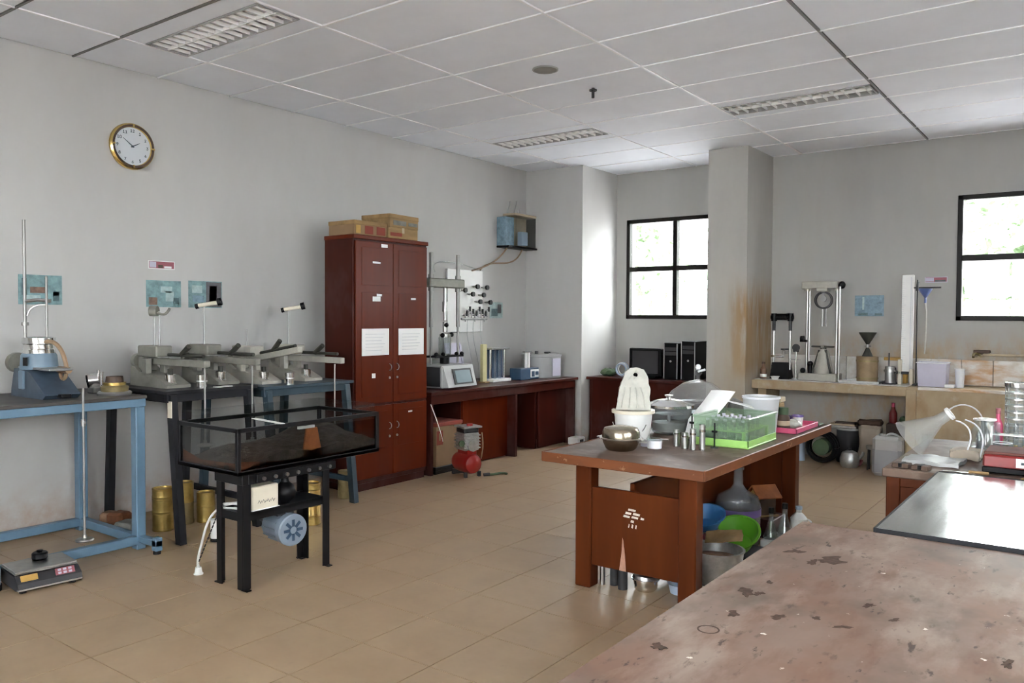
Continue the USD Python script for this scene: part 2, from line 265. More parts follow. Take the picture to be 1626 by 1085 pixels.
def window(a, b, c, d, plane, at, label):
    """two by two panes in a black metal frame; plane y: along x at y=at, plane x: along y at x=at"""
    t = Thing(f'window_{len([k for k in counts if "window_" in k[1]])+1}', label, 'window', ((a+b)/2, at, c) if plane == 'y' else (at, (a+b)/2, c), kind='structure')
    t.prim.ClearCustomDataByKey('category')
    def bx(u0, u1, v0, v1, w0, w1): return B(u0, u1, at+w0, at+w1, v0, v1, .004) if plane == 'y' else B(at+w0, at+w1, u0, u1, v0, v1, .004)
    f = .045; mu, mw = (a+b)/2, (c+d)/2; s = 1 if at > 0 else -1; d0, d1 = sorted((-.015*s, .06*s))
    t.w('window_frame', J(bx(a, a+f, c, d, d0, d1), bx(b-f, b, c, d, d0, d1), bx(a, b, d-f, d, d0, d1), bx(a, b, c, c+f, d0, d1)), 'black_frame')
    t.w('mullion', bx(mu-.026, mu+.026, c+f, d-f, d0, d1), 'black_frame'); t.w('transom', bx(a+f, b-f, mw-.028, mw+.028, d0, d1), 'black_frame')
    for u0, u1 in ((a+f, mu-.026), (mu+.026, b-f)):
        for v0, v1 in ((c+f, mw-.028), (mw+.028, d-f)):
            t.w('pane', bx(u0, u1, v0, v1, .02*s, .025*s), 'window_glass', smooth=False)
window(*WIN[0], 'y', YB, 'black framed four pane window in the niche beside the column'); window(*WIN[1], 'y', YB, 'black framed window above the stained bench at the right')
for w_ in RWIN: window(*w_, 'x', XR, 'black framed four pane window in the right wall')
for w_ in FWIN: window(*w_, 'y', YR, 'black framed four pane window behind the camera')

# floor of 40 cm tiles
fl = Thing('floor', 'beige ceramic tile floor with dark joints', None, (0, 0, 0), kind='structure')
fl.p('grout_bed', B(XW-.1, XR+.1, YR-.1, YB+.1, -.06, -.003), 'grout', smooth=False)
rest = []
for i in range(-9, 15):
    for j in range(-13, 19):
        x0, y0 = -2.635+.4*i, 2.063+.4*j
        a, b, c, d = max(x0, XW), min(x0+.4, XR), max(y0, YR), min(y0+.4, YB)
        if b-a < .02 or d-c < .02: continue
        tile = B(a+.0018, b-.0018, c+.0018, d-.0018, -.012, 0)
        if x0 < .15 and .9 < y0 and x0+.4 > -.95*y0-1.2: fl.p('tile', tile, 'tile_beige', smooth=False)
        else: rest.append(tile)
fl.p('tile', J(rest), 'tile_beige', kind='stuff', smooth=False)

# suspended ceiling
ce = Thing('ceiling', 'white suspended panel ceiling in a metal grid', None, (0, 0, CZ), kind='structure')
GX = [XW]+[-5.055+1.2*i for i in range(7)]+[XR]; GY = [YR]+[2.672+.608*j for j in range(-8, 11)]+[YB]
GX = [g for g in GX if g <= XR]; GY = [g for g in GY if g <= YB]
TROF = {(1, GY.index(2.672)): 1, (1, GY.index(2.672)+6): 1, (3, GY.index(2.672)+6): 1, (5, GY.index(2.672)): 1, (3, 4): 1, (1, 4): 1, (5, 4): 1, (5, GY.index(2.672)+6): 1}
ce.w('slab', B(XW, XR, YR, YB, CZ+.20, CZ+.24), 'ceiling_white', smooth=False)
for i in range(len(GX)-1):
    for j in range(len(GY)-1):
        a, b, c, d = GX[i]+.013, GX[i+1]-.009, GY[j]+.009, GY[j+1]-.013
        if b-a < .02 or d-c < .02: continue
        dz = random.uniform(0, .003)
        pn = B(a, b, c, d, CZ+dz, CZ+.014+dz, .002)
        if (i, j) in TROF:
            m_ = (c+d)/2; pn = J(B(a, b, c, m_-.15, CZ+dz, CZ+.014+dz, .002), B(a, b, m_+.15, d, CZ+dz, CZ+.014+dz, .002))
        ce.w('panel', pn, 'ceiling_white', smooth=False)
for i, g in enumerate(GX[1:-1]): ce.w('tee', B(g-.008, g+.008, YR, YB, CZ-.003, CZ+.008), 'grid_gray' if abs(g+1.455) < .02 else 'grid_white', smooth=False)
for g in GY[1:-1]: ce.w('tee', B(XW, XR, g-.007, g+.007, CZ-.003, CZ+.008), 'grid_gray' if g < 2.7 else 'grid_white', smooth=False)
NM = {(1, GY.index(2.672)): 'louvred ceiling light nearest the wall clock', (1, GY.index(2.672)+6): 'louvred ceiling light above the far wooden bench', (3, GY.index(2.672)+6): 'louvred ceiling light near the column at the right'}
for (i, j) in TROF:
    a, b, m_ = GX[i]+.02, GX[i+1]-.02, (GY[j]+GY[j+1])/2
    t = Thing('ceiling_light', NM.get((i, j), f'louvred recessed ceiling light outside the picture, {("first", "second", "third")[min(i//2, 2)]} of the row ' + ('behind the camera' if j < 5 else 'nearer the camera' if j < 12 else 'nearer the back wall')), 'ceiling light', ((a+b)/2, m_, CZ), group=None)
    t.w('frame', J(B(a, b, m_-.15, m_-.135, CZ-.004, CZ+.055), B(a, b, m_+.135, m_+.15, CZ-.004, CZ+.055), B(a, a+.012, m_-.135, m_+.135, CZ-.004, CZ+.055), B(b-.012, b, m_-.135, m_+.135, CZ-.004, CZ+.055)), 'lamp_back', smooth=False)
    t.w('reflector', B(a, b, m_-.15, m_+.15, CZ+.055, CZ+.059), 'louvre', smooth=False)
    for k in (-.065, .065): t.w('tube_lamp', C((a+.05, m_+k, CZ+.04), (b-.05, m_+k, CZ+.04), .013, n=10), 'white_plastic')
    for k in range(14):
        x = a+.05+k*(b-a-.1)/13; t.w('louvre_blade', B(x-.0025, x+.0025, m_-.135, m_+.135, CZ-.004, CZ+.018), 'louvre', smooth=False)
    t.w('louvre_rail', B(a+.012, b-.012, m_-.004, m_+.004, CZ-.004, CZ+.018), 'louvre', smooth=False)
t = Thing('ceiling_speaker', 'round flat grey speaker set into the ceiling', 'speaker', (-3.234, 4.761, CZ)); t.p('grille', C((0, 0, -.006), (0, 0, 0), .084, n=32), 'cast_gray'); t.p('ring', LA([(.082, -.009), (.092, -.007), (.092, 0), (.082, 0), (.082, -.009)]), 'gray_case')
t = Thing('sprinkler', 'small dark sprinkler head hanging from the ceiling', 'sprinkler', (-3.2, 5.36, CZ)); t.p('pipe', C((0, 0, -.075), (0, 0, 0), .011, n=12), 'dark_case'); t.p('deflector', C((0, 0, -.022), (0, 0, -.012), .03, n=16), 'dark_case')

# outside: lawn and trees behind the windows
solo('lawn', B(-45, 45, -40, 60, -1.3, -1.2), 'lawn', 'pale dry ground outside the windows', 'ground', kind='structure', smooth=False)
rng = np.random.default_rng(3)
def tree(x, y, h, label, seed):
    t = Thing('tree', label, 'tree', (x, y, -1.2)); r = np.random.default_rng(seed)
    t.p('trunk', TU([(0, 0, 0), (.1, .05, h*.3), (0, 0, h*.6)], [.16, .12, .08], n=9), 'bark')
    n = 2600; d = r.normal(size=(n, 3)); d /= np.linalg.norm(d, axis=1, keepdims=True); q = d*(r.random((n, 1))**.45)*np.array([h*.33, h*.33, h*.36])+np.array([0, 0, h*.62])
    a = r.normal(size=(n, 3)); a /= np.linalg.norm(a, axis=1, keepdims=True); b = np.cross(a, d); b /= np.linalg.norm(b, axis=1, keepdims=True)+1e-9; s = r.uniform(.10, .2, (n, 1))
    v = np.stack([q-a*s, q+b*s*.45, q+a*s, q-b*s*.45], 1).reshape(-1, 3); k = np.arange(n)*4
    t.p('foliage', (v, np.stack([k, k+1, k+2, k+3], 1)), 'leaf', smooth=False, kind='stuff')
tree(-9.5, 17.5, 6.5, 'leafy tree outside the niche window', 1); tree(-3.2, 22, 5.5, 'tree crown seen at the right of the niche window', 2); tree(-1.2, 18, 6.0, 'leafy tree outside the right window', 4); tree(4.6, 22, 6.5, 'tree beyond the right edge of the right window', 5)

# ---------------- large furniture ----------------
# steel workbench at the left
t = Thing('steel_workbench', 'light blue steel workbench with a dark top at the left edge of the room', 'workbench', (-5.18, 1.8, 0))
t.w('top_plate', B(-5.58, -4.79, .92, 2.68, .935, .955, .003), 'steel_top_dark')
t.w('top_rails', J(B(-4.83, -4.795, .92, 2.675, .885, .935, .004), B(-5.575, -5.54, .92, 2.675, .885, .935, .004)), 'blue_paint'); t.w('end_rail', B(-5.54, -4.83, 2.64, 2.675, .885, .935, .004), 'blue_paint')
for x, y in ((-4.83, 2.61), (-5.56, 2.61), (-4.83, .96), (-5.56, .96)): t.w('leg', B(x-.03, x+.035, y, y+.06, 0, .886, .005), 'blue_paint')
for x in (-4.82, -5.55): t.w('floor_rail', B(x-.025, x+.025, .96, 2.62, .03, .085, .004), 'blue_paint')
t.w('floor_crossbar', B(-5.53, -4.84, 2.615, 2.665, .03, .085, .004), 'blue_paint')
t.w('outrigger', J(B(-4.80, -4.60, 2.62, 2.665, .045, .085, .004), B(-4.65, -4.60, 2.62, 2.665, .02, .10, .004)), 'blue_paint'); t.w('levelling_foot', C((-4.625, 2.642, 0), (-4.625, 2.642, .022), .022), 'rubber')

def splay_table(name, label, y0, y1, top, frame, z=.97, sticker=False):
    t = Thing(name, label, 'table', (-5.17, (y0+y1)/2, 0))
    t.w('tabletop', B(-5.58, -4.76, y0, y1, z-.022, z, .003), top)
    t.w('apron', J(B(-4.82, -4.785, y0+.02, y1-.02, z-.075, z-.022, .003), B(-5.56, -5.525, y0+.02, y1-.02, z-.075, z-.022, .003), B(-5.525, -4.82, y0+.02, y0+.055, z-.075, z-.022), B(-5.525, -4.82, y1-.055, y1-.02, z-.075, z-.022)), frame)
    for sx in (1, -1):
        for y in (y0+.035, y1-.075):
            xt, xb = (-4.80, -4.70) if sx > 0 else (-5.54, -5.60)
            q = hull([(xt-.028+dx, y+dy, z-.03) for dx in (0, .056) for dy in (0, .045)]+[(xb-.028+dx, y+dy, 0) for dx in (0, .056) for dy in (0, .045)])
            t.w('leg', q, frame)
    t.w('stretcher', B(-5.57, -4.74, y1-.07, y1-.035, .16, .20, .003), frame)
    if sticker: t.w('paper_label', B(-4.798, -4.755, y0+.028, y0+.034, .80, .905), 'cream_plastic', label='cream paper label stuck on the leg')
    return t
splay_table('lever_table', 'black steel table with splayed legs beside the light blue workbench', 2.79, 3.47, 'gray_black', 'gray_black', sticker=True)
splay_table('lever_table', 'teal steel table with splayed legs beside the tall red cabinet', 3.52, 4.36, 'teal_paint', 'teal_paint', z=.95)

# tall cabinet
t = Thing('cabinet', 'tall glossy red wooden cabinet with four doors', 'cabinet', (-5.11, 4.96, 0))
t.w('carcass', B(-5.29, -4.945, 4.52, 5.40, .06, 2.09, .004), 'dark_red_wood'); t.w('plinth', B(-5.27, -4.955, 4.54, 5.38, 0, .06), 'dark_red_wood'); t.w('cornice', B(-5.295, -4.925, 4.515, 5.405, 2.085, 2.12, .005), 'red_wood')
for z0, z1, hz in ((.10, .70, .52), (.72, 2.07, 1.02)):
    for y0, y1, hy in ((4.535, 4.957, 4.915), (4.963, 5.385, 5.005)):
        d = t.w('door', B(-4.945, -4.925, y0, y1, z0, z1, .003), 'red_wood')
        t.w('door_panel', J(B(-4.925, -4.921, y0+.06, y1-.06, max(z0+.06, z1-.36), z1-.05, .0015), *([B(-4.925, -4.921, y0+.06, y1-.06, z0+.06, z1-.42, .0015)] if z1 > 1 else [])), 'red_wood', under=d)
        t.w('handle', TU(arc((-4.915, hy, hz), .028, -90, 90, 9, 'xz')*np.array([1, 1, 1])+np.array([-.012, 0, 0]), .004), 'dull_steel', under=d, label='small steel bow handle')
        t.w('lock', C((-4.925, hy, hz-.09), (-4.918, hy, hz-.09), .011, n=12), 'steel', under=d)
for y0, y1, z0, z1, nm, mt, lb in ((4.592, 4.905, 1.125, 1.35, 'notice', 'white_paper', 'rounded white notice sheet on the left door'), (5.018, 5.335, 1.118, 1.348, 'notice', 'white_paper', 'white notice sheet on the right door')):
    t.w(nm, B(-4.921, -4.917, y0, y1, z0, z1, .0015), mt, label=lb)
    for k in range(6): t.w('faint_print', B(-4.9175, -4.9165, y0+.04, y1-.05-.02*(k % 3), z1-.05-.027*k, z1-.044-.027*k), 'faded_ink')
for y, z, wd, hg in ((4.85, 2.044, .075, .028), (4.76, 1.90, .09, .016), (4.76, 1.597, .09, .04), (4.79, 1.63, .06, .02), (5.203, 1.606, .06, .018), (4.726, .956, .04, .04), (5.165, .621, .05, .014)):
    t.w('sticker', B(-4.921, -4.918, y-wd/2, y+wd/2, z-hg/2, z+hg/2, .0008), 'white_paper', label='small white sticker')

# long bench along the wall
t = Thing('side_bench', 'long dark red wooden bench along the wall right of the tall cabinet', 'bench', (-5.3, 6.66, 0))
t.w('benchtop', B(-5.67, -4.90, 5.42, 7.93, .735, .765, .004), 'dark_red_wood'); t.w('apron', B(-4.945, -4.92, 5.44, 7.90, .65, .735, .003), 'dark_red_wood')
for y in (5.44, 6.74, 7.87): t.w('side_panel', B(-5.60, -4.925, y, y+.035, 0, .735, .003), 'dark_red_wood')
t.w('front_panel', B(-5.06, -5.03, 6.02, 6.74, .01, .65, .003), 'red_wood'); t.w('front_panel', B(-5.06, -5.03, 7.32, 7.87, .01, .65, .003), 'dark_red_wood')
t.w('side_panel', B(-5.60, -5.06, 6.02, 6.05, 0, .735, .003), 'dark_red_wood'); t.w('side_panel', B(-5.60, -5.06, 7.29, 7.32, 0, .735, .003), 'dark_red_wood'); t.w('back_panel', B(-5.62, -5.60, 5.44, 7.90, .2, .735), 'dark_red_wood')

t = Thing('niche_desk', 'dark red wooden desk filling the niche under the window', 'desk', (-4.14, 8.4, 0))
t.w('desktop', B(-4.875, -3.40, 8.06, 8.77, .735, .765, .004), 'dark_red_wood'); t.w('front_panel', B(-4.82, -3.40, 8.10, 8.13, .05, .735, .003), 'dark_red_wood')
for x in (-4.85, -3.44): t.w('side_panel', B(x, x+.03, 8.10, 8.76, 0, .735, .003), 'dark_red_wood')

# work table in the middle
t = Thing('work_table', 'brown wooden work table crowded with laboratory ware in the middle of the room', 'table', (-2.0, 4.7, 0))
t.w('tabletop', B(-2.46, -1.535, 3.62, 5.80, .672, .72, .006), 'worn_top'); t.w('edge_strip', J(B(-2.462, -1.533, 3.612, 3.622, .670, .722, .003), B(-1.537, -1.527, 3.62, 5.80, .670, .722, .003), B(-2.47, -2.46, 3.62, 5.80, .670, .722, .003)), 'orange_edge')
for x in (-2.30, -1.70): t.w('leg', B(x, x+.095, 3.70, 3.79, 0, .672, .006), 'orange_wood')
for x in (-2.30, -1.81): t.w('leg', B(x, x+.095, 5.62, 5.71, 0, .672, .006), 'orange_wood')
end = minus(B(-2.205, -1.70, 3.715, 3.74, .125, .548), PR([(-1.98, .1), (-1.955, .1), (-1.962, .30), (-1.968, .31)], .1, 'y', (0, 3.70, 0)))
end = B(-2.205, -1.70, 3.715, 3.74, .125, .548, .003); ep = t.w('end_panel', end, 'orange_wood')
t.w('split', PR([(-2.035, .127), (-1.995, .126), (-2.002, .21), (-2.012, .285), (-2.018, .30), (-2.022, .22)], .003, 'y', (0, 3.7125, 0)), 'splinter', under=ep, label='pale splintered split in the panel')
t.w('end_panel', B(-2.205, -1.81, 5.65, 5.675, .05, .60, .003), 'orange_wood'); t.w('long_panel', B(-2.065, -2.04, 3.88, 5.65, .12, .555, .003), 'orange_wood')
t.w('rail', J(B(-2.205, -1.70, 3.73, 3.77, .645, .672), B(-2.28, -2.24, 3.79, 5.62, .63, .672), B(-1.69, -1.65, 3.79, 5.62, .63, .672)), 'orange_wood')
marks = []                                                            # worn stencilled lettering: five broken lines of paint
for zc, spans, hh in ((.455, [(-.032, .014)], .011), (.436, [(-.048, -.012), (-.004, .038)], .012), (.418, [(-.060, -.020), (-.012, .028), (.040, .062)], .011), (.396, [(-.017, .004)], .013), (.371, [(-.030, -.022), (-.012, .0), (.010, .020)], .019)):
    for a, b in spans: marks.append(mv(PR([(a, -hh/2), (b-.003, -hh/2-.002), (b, hh/2-.003), (a+.004, hh/2)], .002, 'y', (0, 0, 0)), (-1.955, 3.7135, zc), 0, 4*0, 0))
t.w('stencil_marks', J(marks), 'paint_white', under=ep, label='worn white stencilled lettering, no longer readable')

# foreground bench, steel covered table and the bench beyond it
t = Thing('foreground_bench', 'scarred brown wooden bench top filling the near right corner', 'bench', (.4, 1.7, 0))
t.w('benchtop', B(-.84, 1.7, .52, 2.832, .70, .75, .005), 'bench_top')
for x in (-.74, 1.55):
    for y in (.62, 2.64): t.w('leg', B(x, x+.09, y, y+.09, 0, .70, .005), 'orange_wood')
t.w('apron', J(B(-.73, 1.6, 2.68, 2.71, .58, .70), B(-.72, -.69, .66, 2.68, .58, .70)), 'orange_wood')
def blot(cx, cy, ax, ay, bx, by, seed, z=.7502, h=.0004):
    r = np.random.default_rng(seed); n = 26; th = np.arange(n)*2*np.pi/n
    rad = np.clip(.72+.20*np.sin(2*th+r.uniform(0, 6))+.16*np.sin(3*th+r.uniform(0, 6))+.13*np.sin(7*th+r.uniform(0, 6))+r.normal(0, .07, n), .25, 1.2)
    return PR(Polygon([(cx+k*(ax*math.cos(a)+bx*math.sin(a)), cy+k*(ay*math.cos(a)+by*math.sin(a))) for k, a in zip(rad, th)]), h, 'z', (0, 0, z))
BLOTS = [(-0.632, 2.421, 0.047, 0.036, -0.012, 0.044), (-0.67, 2.369, 0.016, 0.012, -0.009, 0.031), (-0.7, 1.838, 0.016, 0.012, -0.008, 0.022), (-0.731, 2.007, 0.022, 0.017, -0.014, 0.037), (-0.701, 2.013, 0.012, 0.009, -0.007, 0.019), (-0.757, 1.556, 0.017, 0.013, -0.01, 0.02), (-0.609, 1.881, 0.02, 0.015, -0.006, 0.018), (-0.534, 1.929, 0.012, 0.009, -0.003, 0.012), (-0.744, 2.446, 0.027, 0.021, -0.007, 0.023), (-0.471, 1.909, 0.019, 0.015, -0.003, 0.012), (-0.15, 1.905, 0.015, 0.012, -0.002, 0.028), (-0.456, 2.092, 0.016, 0.012, -0.004, 0.016), (-0.709, 2.117, 0.009, 0.007, -0.005, 0.015), (-0.386, 2.026, 0.012, 0.009, -0.003, 0.013), (.12, 2.2, .03, .01, -.01, .02), (.3, 1.7, .02, .02, -.01, .02)]
for k, bl in enumerate(BLOTS): t.w('dark_stain', blot(*bl, 40+k), 'stain', smooth=False)
for k, (x, y) in enumerate([(-.601, 1.76), (-.483, 2.382), (-.191, 1.9), (-.317, 2.007), (-.679, 1.543)]): t.w('paint_speck', blot(x, y, .006, .003, -.003, .006, 90+k), 'paint_white', smooth=False)
t.w('ring_mark', LA([(.021, 0), (.025, 0), (.025, .0004), (.021, .0004), (.021, 0)], (-.709, 1.71, .7502), n=36), 'stain')
t = Thing('steel_table', 'table covered with a shiny galvanised steel sheet beyond the foreground bench', 'table', (.5, 3.47, 0))
t.w('steel_sheet', B(-.605, 1.7, 2.85, 4.085, .752, .760, .002), 'sheet_steel'); t.w('sheet_lip', J(B(-.605, 1.7, 2.846, 2.851, .712, .760, .001), B(-.612, -.605, 2.85, 4.085, .725, .760, .001), B(-.605, 1.7, 4.08, 4.088, .725, .762, .001)), 'gray_black'); t.w('board', B(-.60, 1.7, 2.85, 4.08, .71, .752), 'orange_wood')
for x in (-.52, 1.55):
    for y in (2.95, 3.92): t.w('leg', B(x, x+.08, y, y+.08, 0, .71, .005), 'orange_wood')
t = Thing('glassware_bench', 'wooden bench with a framed end panel carrying glassware beyond the steel table', 'bench', (.4, 4.75, 0))
t.w('benchtop', B(-.85, 1.7, 4.11, 5.32, .705, .745, .005), 'worn_top'); t.w('front_panel', B(-.80, 1.62, 4.15, 4.175, .04, .66, .003), 'orange_wood')
t.w('panel_frame', J(B(-.835, -.775, 4.135, 4.165, 0, .705, .003), B(-.775, 1.62, 4.135, 4.165, .66, .705, .003)), 'orange_wood')
for x in (-.82, 1.60): t.w('side_panel', B(x, x+.03, 4.17, 5.26, 0, .705, .003), 'orange_wood')

# concrete bench under the right window
t = Thing('concrete_bench', 'stained concrete bench built along the back wall under the right window', 'bench', (-.5, 8.5, 0))
t.w('slab', B(-2.96, -1.49, 8.19, YB-.01, .73, .82, .006), 'concrete_tan'); t.w('side_support', B(-2.95, -2.86, 8.35, YB-.01, 0, .73, .004), 'concrete_tan')
sup = t.w('solid_front', minus(B(-1.49, XR-.02, 8.20, YB-.01, 0, .82), B(-1.36, -1.27, 8.15, 8.5, .30, .40)), 'concrete_tan'); t.w('pillar_edge', B(-1.50, -1.41, 8.185, 8.22, 0, .80, .004), 'concrete_tan')
t.w('pale_edge', B(-1.40, XR-.02, 8.187, 8.22, .80, .828, .003), 'tile_stain', label='pale front edge of the worktop')
k = 0
while -2.955+.262*k < XR-.05:
    a = -2.955+.262*k; t.w('wall_tile', B(a+.002, min(a+.260, XR-.02), YB-.022, YB-.004, .825, 1.065, .002), 'tile_stain'); k += 1
    if a < -1.4: t.w('worktop_tile', B(a+.003, min(a+.259, -1.5), 8.24, YB-.03, .819, .824, .001), 'tile_stain')

# ---------------- things on the walls ----------------
t = Thing('wall_clock', 'round gold-rimmed wall clock with a white face', 'clock', (XW, 3.07, 2.66))
t.p('case', mv(LA([(0, 0), (.155, 0), (.165, .012), (.163, .03), (.150, .042), (.138, .036), (.134, .024), (0, .024)], n=48), ry=90), 'gold')
t.p('rim_band', mv(LA([(.137, .0405), (.153, .0425), (.153, .0445), (.137, .0425), (.137, .0405)], n=48), ry=90), 'dark_brown')
t.p('rim_accents', J(B(.040, .046, -.158, -.134, -.006, .006), B(.040, .046, .134, .158, -.006, .006), B(.040, .046, -.006, .006, .134, .158), B(.040, .046, -.006, .006, -.158, -.134)), 'gold')
f_ = t.p('face', mv(LA([(0, .0241), (.134, .0241), (.134, .0262), (0, .0262)], n=48), ry=90), 'clock_face')
def yz(m): # text plane xy -> clock plane, reading along +y
    v = m.vertices; return trimesh.Trimesh(np.c_[v[:, 2], v[:, 0], v[:, 1]], m.faces, process=False)
for h in range(1, 13):
    tm = meshkit.text_mesh(str(h), .02, .0012, bold=True); c = tm.bounds.mean(0); a = math.radians(90-30*h)
    t.p('numeral', mv(yz(mv(tm, (-c[0], -c[1], 0))), (.0264, .11*math.cos(a), .11*math.sin(a))), 'ink', under=f_, smooth=False)
for nm, deg, L, wd in (('hour_hand', 61, .062, .005), ('minute_hand', -54, .088, .0035)):
    a = math.radians(deg); d = np.array([math.sin(a), math.cos(a)]); q = np.array([-d[1], d[0]])
    t.p(nm, PR([tuple(-.012*d+q*wd), tuple(-.012*d-q*wd), tuple(L*d-q*.0015), tuple(L*d+q*.0015)], .0015, 'x', (.028 if nm[0] == 'h' else .030, 0, 0)), 'ink')
t.p('hub', C((.027, 0, 0), (.033, 0, 0), .007, n=12), 'ink')

def poster(name, label, y0, y1, z0, z1, patches, mat, cat='poster', x=XW, plane='x', base=None):
    base = base or mat
    t = Thing(name, label, cat, (x, (y0+y1)/2, (z0+z1)/2) if plane == 'x' else ((y0+y1)/2, x, (z0+z1)/2))
    def bb(a, b, c, d, o0, o1): return B(x+o0, x+o1, a, b, c, d) if plane == 'x' else B(a, b, x-o1, x-o0, c, d)
    t.w('sheet', bb(y0-.006, y1+.006, z0-.006, z1+.006, 0, .002), base, smooth=False); t.w('picture', bb(y0, y1, z0, z1, .002, .0028), mat, smooth=False)
    for a, b, c, d, m in patches:
        t.w('printed_shape', bb(y0+(y1-y0)*a, y0+(y1-y0)*b, z0+(z1-z0)*c, z0+(z1-z0)*d, .0028, .0033), m, smooth=False)
    return t
poster('photo_print', 'laminated teal photograph on the wall above the blue loading device', 2.318, 2.578, 1.524, 1.707, [(.05, .18, .3, .9, 'photo_dark'), (.25, .62, .38, .6, 'photo_brown'), (.1, .5, .05, .3, 'photo_light'), (.6, .97, .3, .95, 'teal_photo'), (.8, .95, .1, .45, 'photo_dark')], 'teal_photo')
poster('photo_print', 'laminated teal photograph under the small red and white sign', 3.182, 3.446, 1.519, 1.704, [(.05, .3, .05, .35, 'photo_brown'), (.4, .75, .55, .8, 'photo_light'), (.55, .8, .2, .6, 'photo_light'), (.15, .35, .5, .72, 'teal_photo'), (.78, .96, .1, .35, 'photo_dark')], 'teal_photo')
poster('photo_print', 'pair of laminated photographs, teal and brown, right of the other teal prints', 3.52, 3.798, 1.518, 1.713, [(.52, 1, 0, 1, 'photo_gray'), (.62, .85, .12, .85, 'photo_brown'), (.08, .4, .55, .85, 'photo_light'), (.1, .45, .2, .45, 'photo_blue')], 'teal_photo')
poster('photo_print', 'small faded print on the wall right of the valve panel', 7.27, 7.50, 1.445, 1.615, [(.1, .6, .1, .6, 'photo_dark'), (.6, .9, .3, .9, 'photo_gray')], 'photo_light')
poster('photo_print', 'laminated blue photograph on the back wall left of the white measuring board', -2.095, -1.83, 1.485, 1.685, [(.02, .2, .1, .9, 'photo_blue'), (.25, .32, .3, .95, 'photo_light'), (.1, .45, .0, .15, 'photo_dark'), (.7, .97, .0, .12, 'photo_dark')], 'photo_blue', x=YB, plane='y', base='photo_blue')
poster('wall_sign', 'small red and white label on the wall above two teal prints', 3.20, 3.396, 1.80, 1.85, [(.02, .28, .1, .95, 'lilac'), (.35, .98, .5, .98, 'sign_red'), (.36, .55, .05, .5, 'dark_brown'), (.6, .9, .05, .35, 'white_paper')], 'sign_red', 'sign', base='white_paper')
poster('wall_sign', 'small red label on the back wall above the blue funnel', -1.45, -1.265, 1.815, 1.858, [(.0, .4, .1, .9, 'lilac'), (.42, .98, .45, .98, 'sign_red'), (.45, .95, .02, .4, 'photo_gray')], 'sign_red', 'sign', x=YB, plane='y', base='lilac')

# valve panel, wall tank and hoses
t = Thing('valve_panel', 'white wall panel with black-knobbed pressure valves beside the loading frame', 'panel', (XW, 6.8, 1.6))
t.w('board', B(XW+.002, XW+.03, 6.50, 7.10, 1.285, 1.965, .004), 'white_plastic')
VP = [(6.93, 1.785), (7.10, 1.78), (6.85, 1.70), (7.04, 1.695), (6.98, 1.62), (7.16, 1.615), (6.72, 1.74)]
for y, z in VP:
    v = t.w('valve', J(C((XW+.03, y, z), (XW+.08, y, z), .012), C((XW+.05, y-.045, z), (XW+.05, y+.045, z), .008)), 'steel'); t.w('knob', C((XW+.08, y, z), (XW+.105, y, z), .026, n=12), 'black_plastic', under=v)
for k in range(8):
    y = 6.76+.055*k; z = 1.47+.05*((k*5) % 3)/2
    v = t.w('tap', J(C((XW+.03, y, z), (XW+.075, y, z), .009, n=10), C((XW+.06, y, z-.07), (XW+.06, y, z+.02), .007, n=10), B(XW+.07, XW+.08, y-.028, y+.028, z-.006, z+.006)), 'dull_steel'); t.w('lever', B(XW+.075, XW+.09, y-.012, y+.012, z-.01, z+.045, .003), 'black_plastic', under=v)
t.w('manifold', C((XW+.055, 6.70, 1.43), (XW+.055, 7.14, 1.43), .012), 'dull_steel')
for y in (6.80, 6.9, 7.03): t.w('drip_tube', TU([(XW+.06, y, 1.43), (XW+.08, y-.02, 1.2), (XW+.25, y-.15, .95), (XW+.3, y-.2, .77)], .004, n=6, smooth=14), 'clear_acrylic')
XW3 = XW+.003
t = Thing('water_tank', 'grey box with a clear water tank mounted high on the wall near the corner', 'water tank', (XW3, 7.66, 2.26))
t.w('back_box', B(XW3, -5.54, 7.38, 7.54, 2.27, 2.60, .006), 'photo_blue'); t.w('top_board', B(XW3, -5.50, 7.50, 7.93, 2.625, 2.65, .003), 'beige')
t.w('tank_wall', J(B(-5.52, -5.515, 7.54, 7.94, 2.27, 2.62), B(XW3, -5.52, 7.935, 7.94, 2.27, 2.62), B(XW3, -5.52, 7.545, 7.55, 2.27, 2.62)), 'clear_acrylic'); t.w('back_board', B(XW3, XW3+.02, 7.54, 7.94, 2.27, 2.62), 'beige')
t.w('float_box', B(-5.60, -5.53, 7.68, 7.80, 2.29, 2.45, .006), 'pale_blue'); t.w('base', B(XW3, -5.50, 7.38, 7.95, 2.25, 2.272, .003), 'black_plastic')
t.w('bracket', J(TU([(XW3+.03, 7.52, 2.64), (XW3+.06, 7.55, 2.75), (XW3+.03, 7.6, 2.80)], .006, smooth=8), TU([(XW3+.03, 7.66, 2.64), (XW3+.06, 7.68, 2.78), (XW3+.02, 7.74, 2.82)], .006, smooth=8), C((-5.6, 7.7, 2.64), (-5.6, 7.7, 2.71), .012)), 'dull_steel')
t.w('hose', TU([(-5.6, 7.48, 2.25), (-5.62, 7.32, 2.11), (-5.64, 7.0, 1.985), (-5.65, 6.9, 1.96)], .009, smooth=16), 'copper_hose'); t.w('hose', TU([(-5.6, 7.78, 2.25), (-5.62, 7.66, 2.12), (-5.64, 7.4, 2.07), (-5.65, 7.05, 1.975)], .009, smooth=16), 'copper_hose')
t.w('hose', TU([(-5.64, 7.0, 1.97), (-5.6, 6.6, 2.02), (-5.55, 6.2, 2.0), (-5.4, 6.02, 1.9)], .006, smooth=16), 'clear_acrylic')

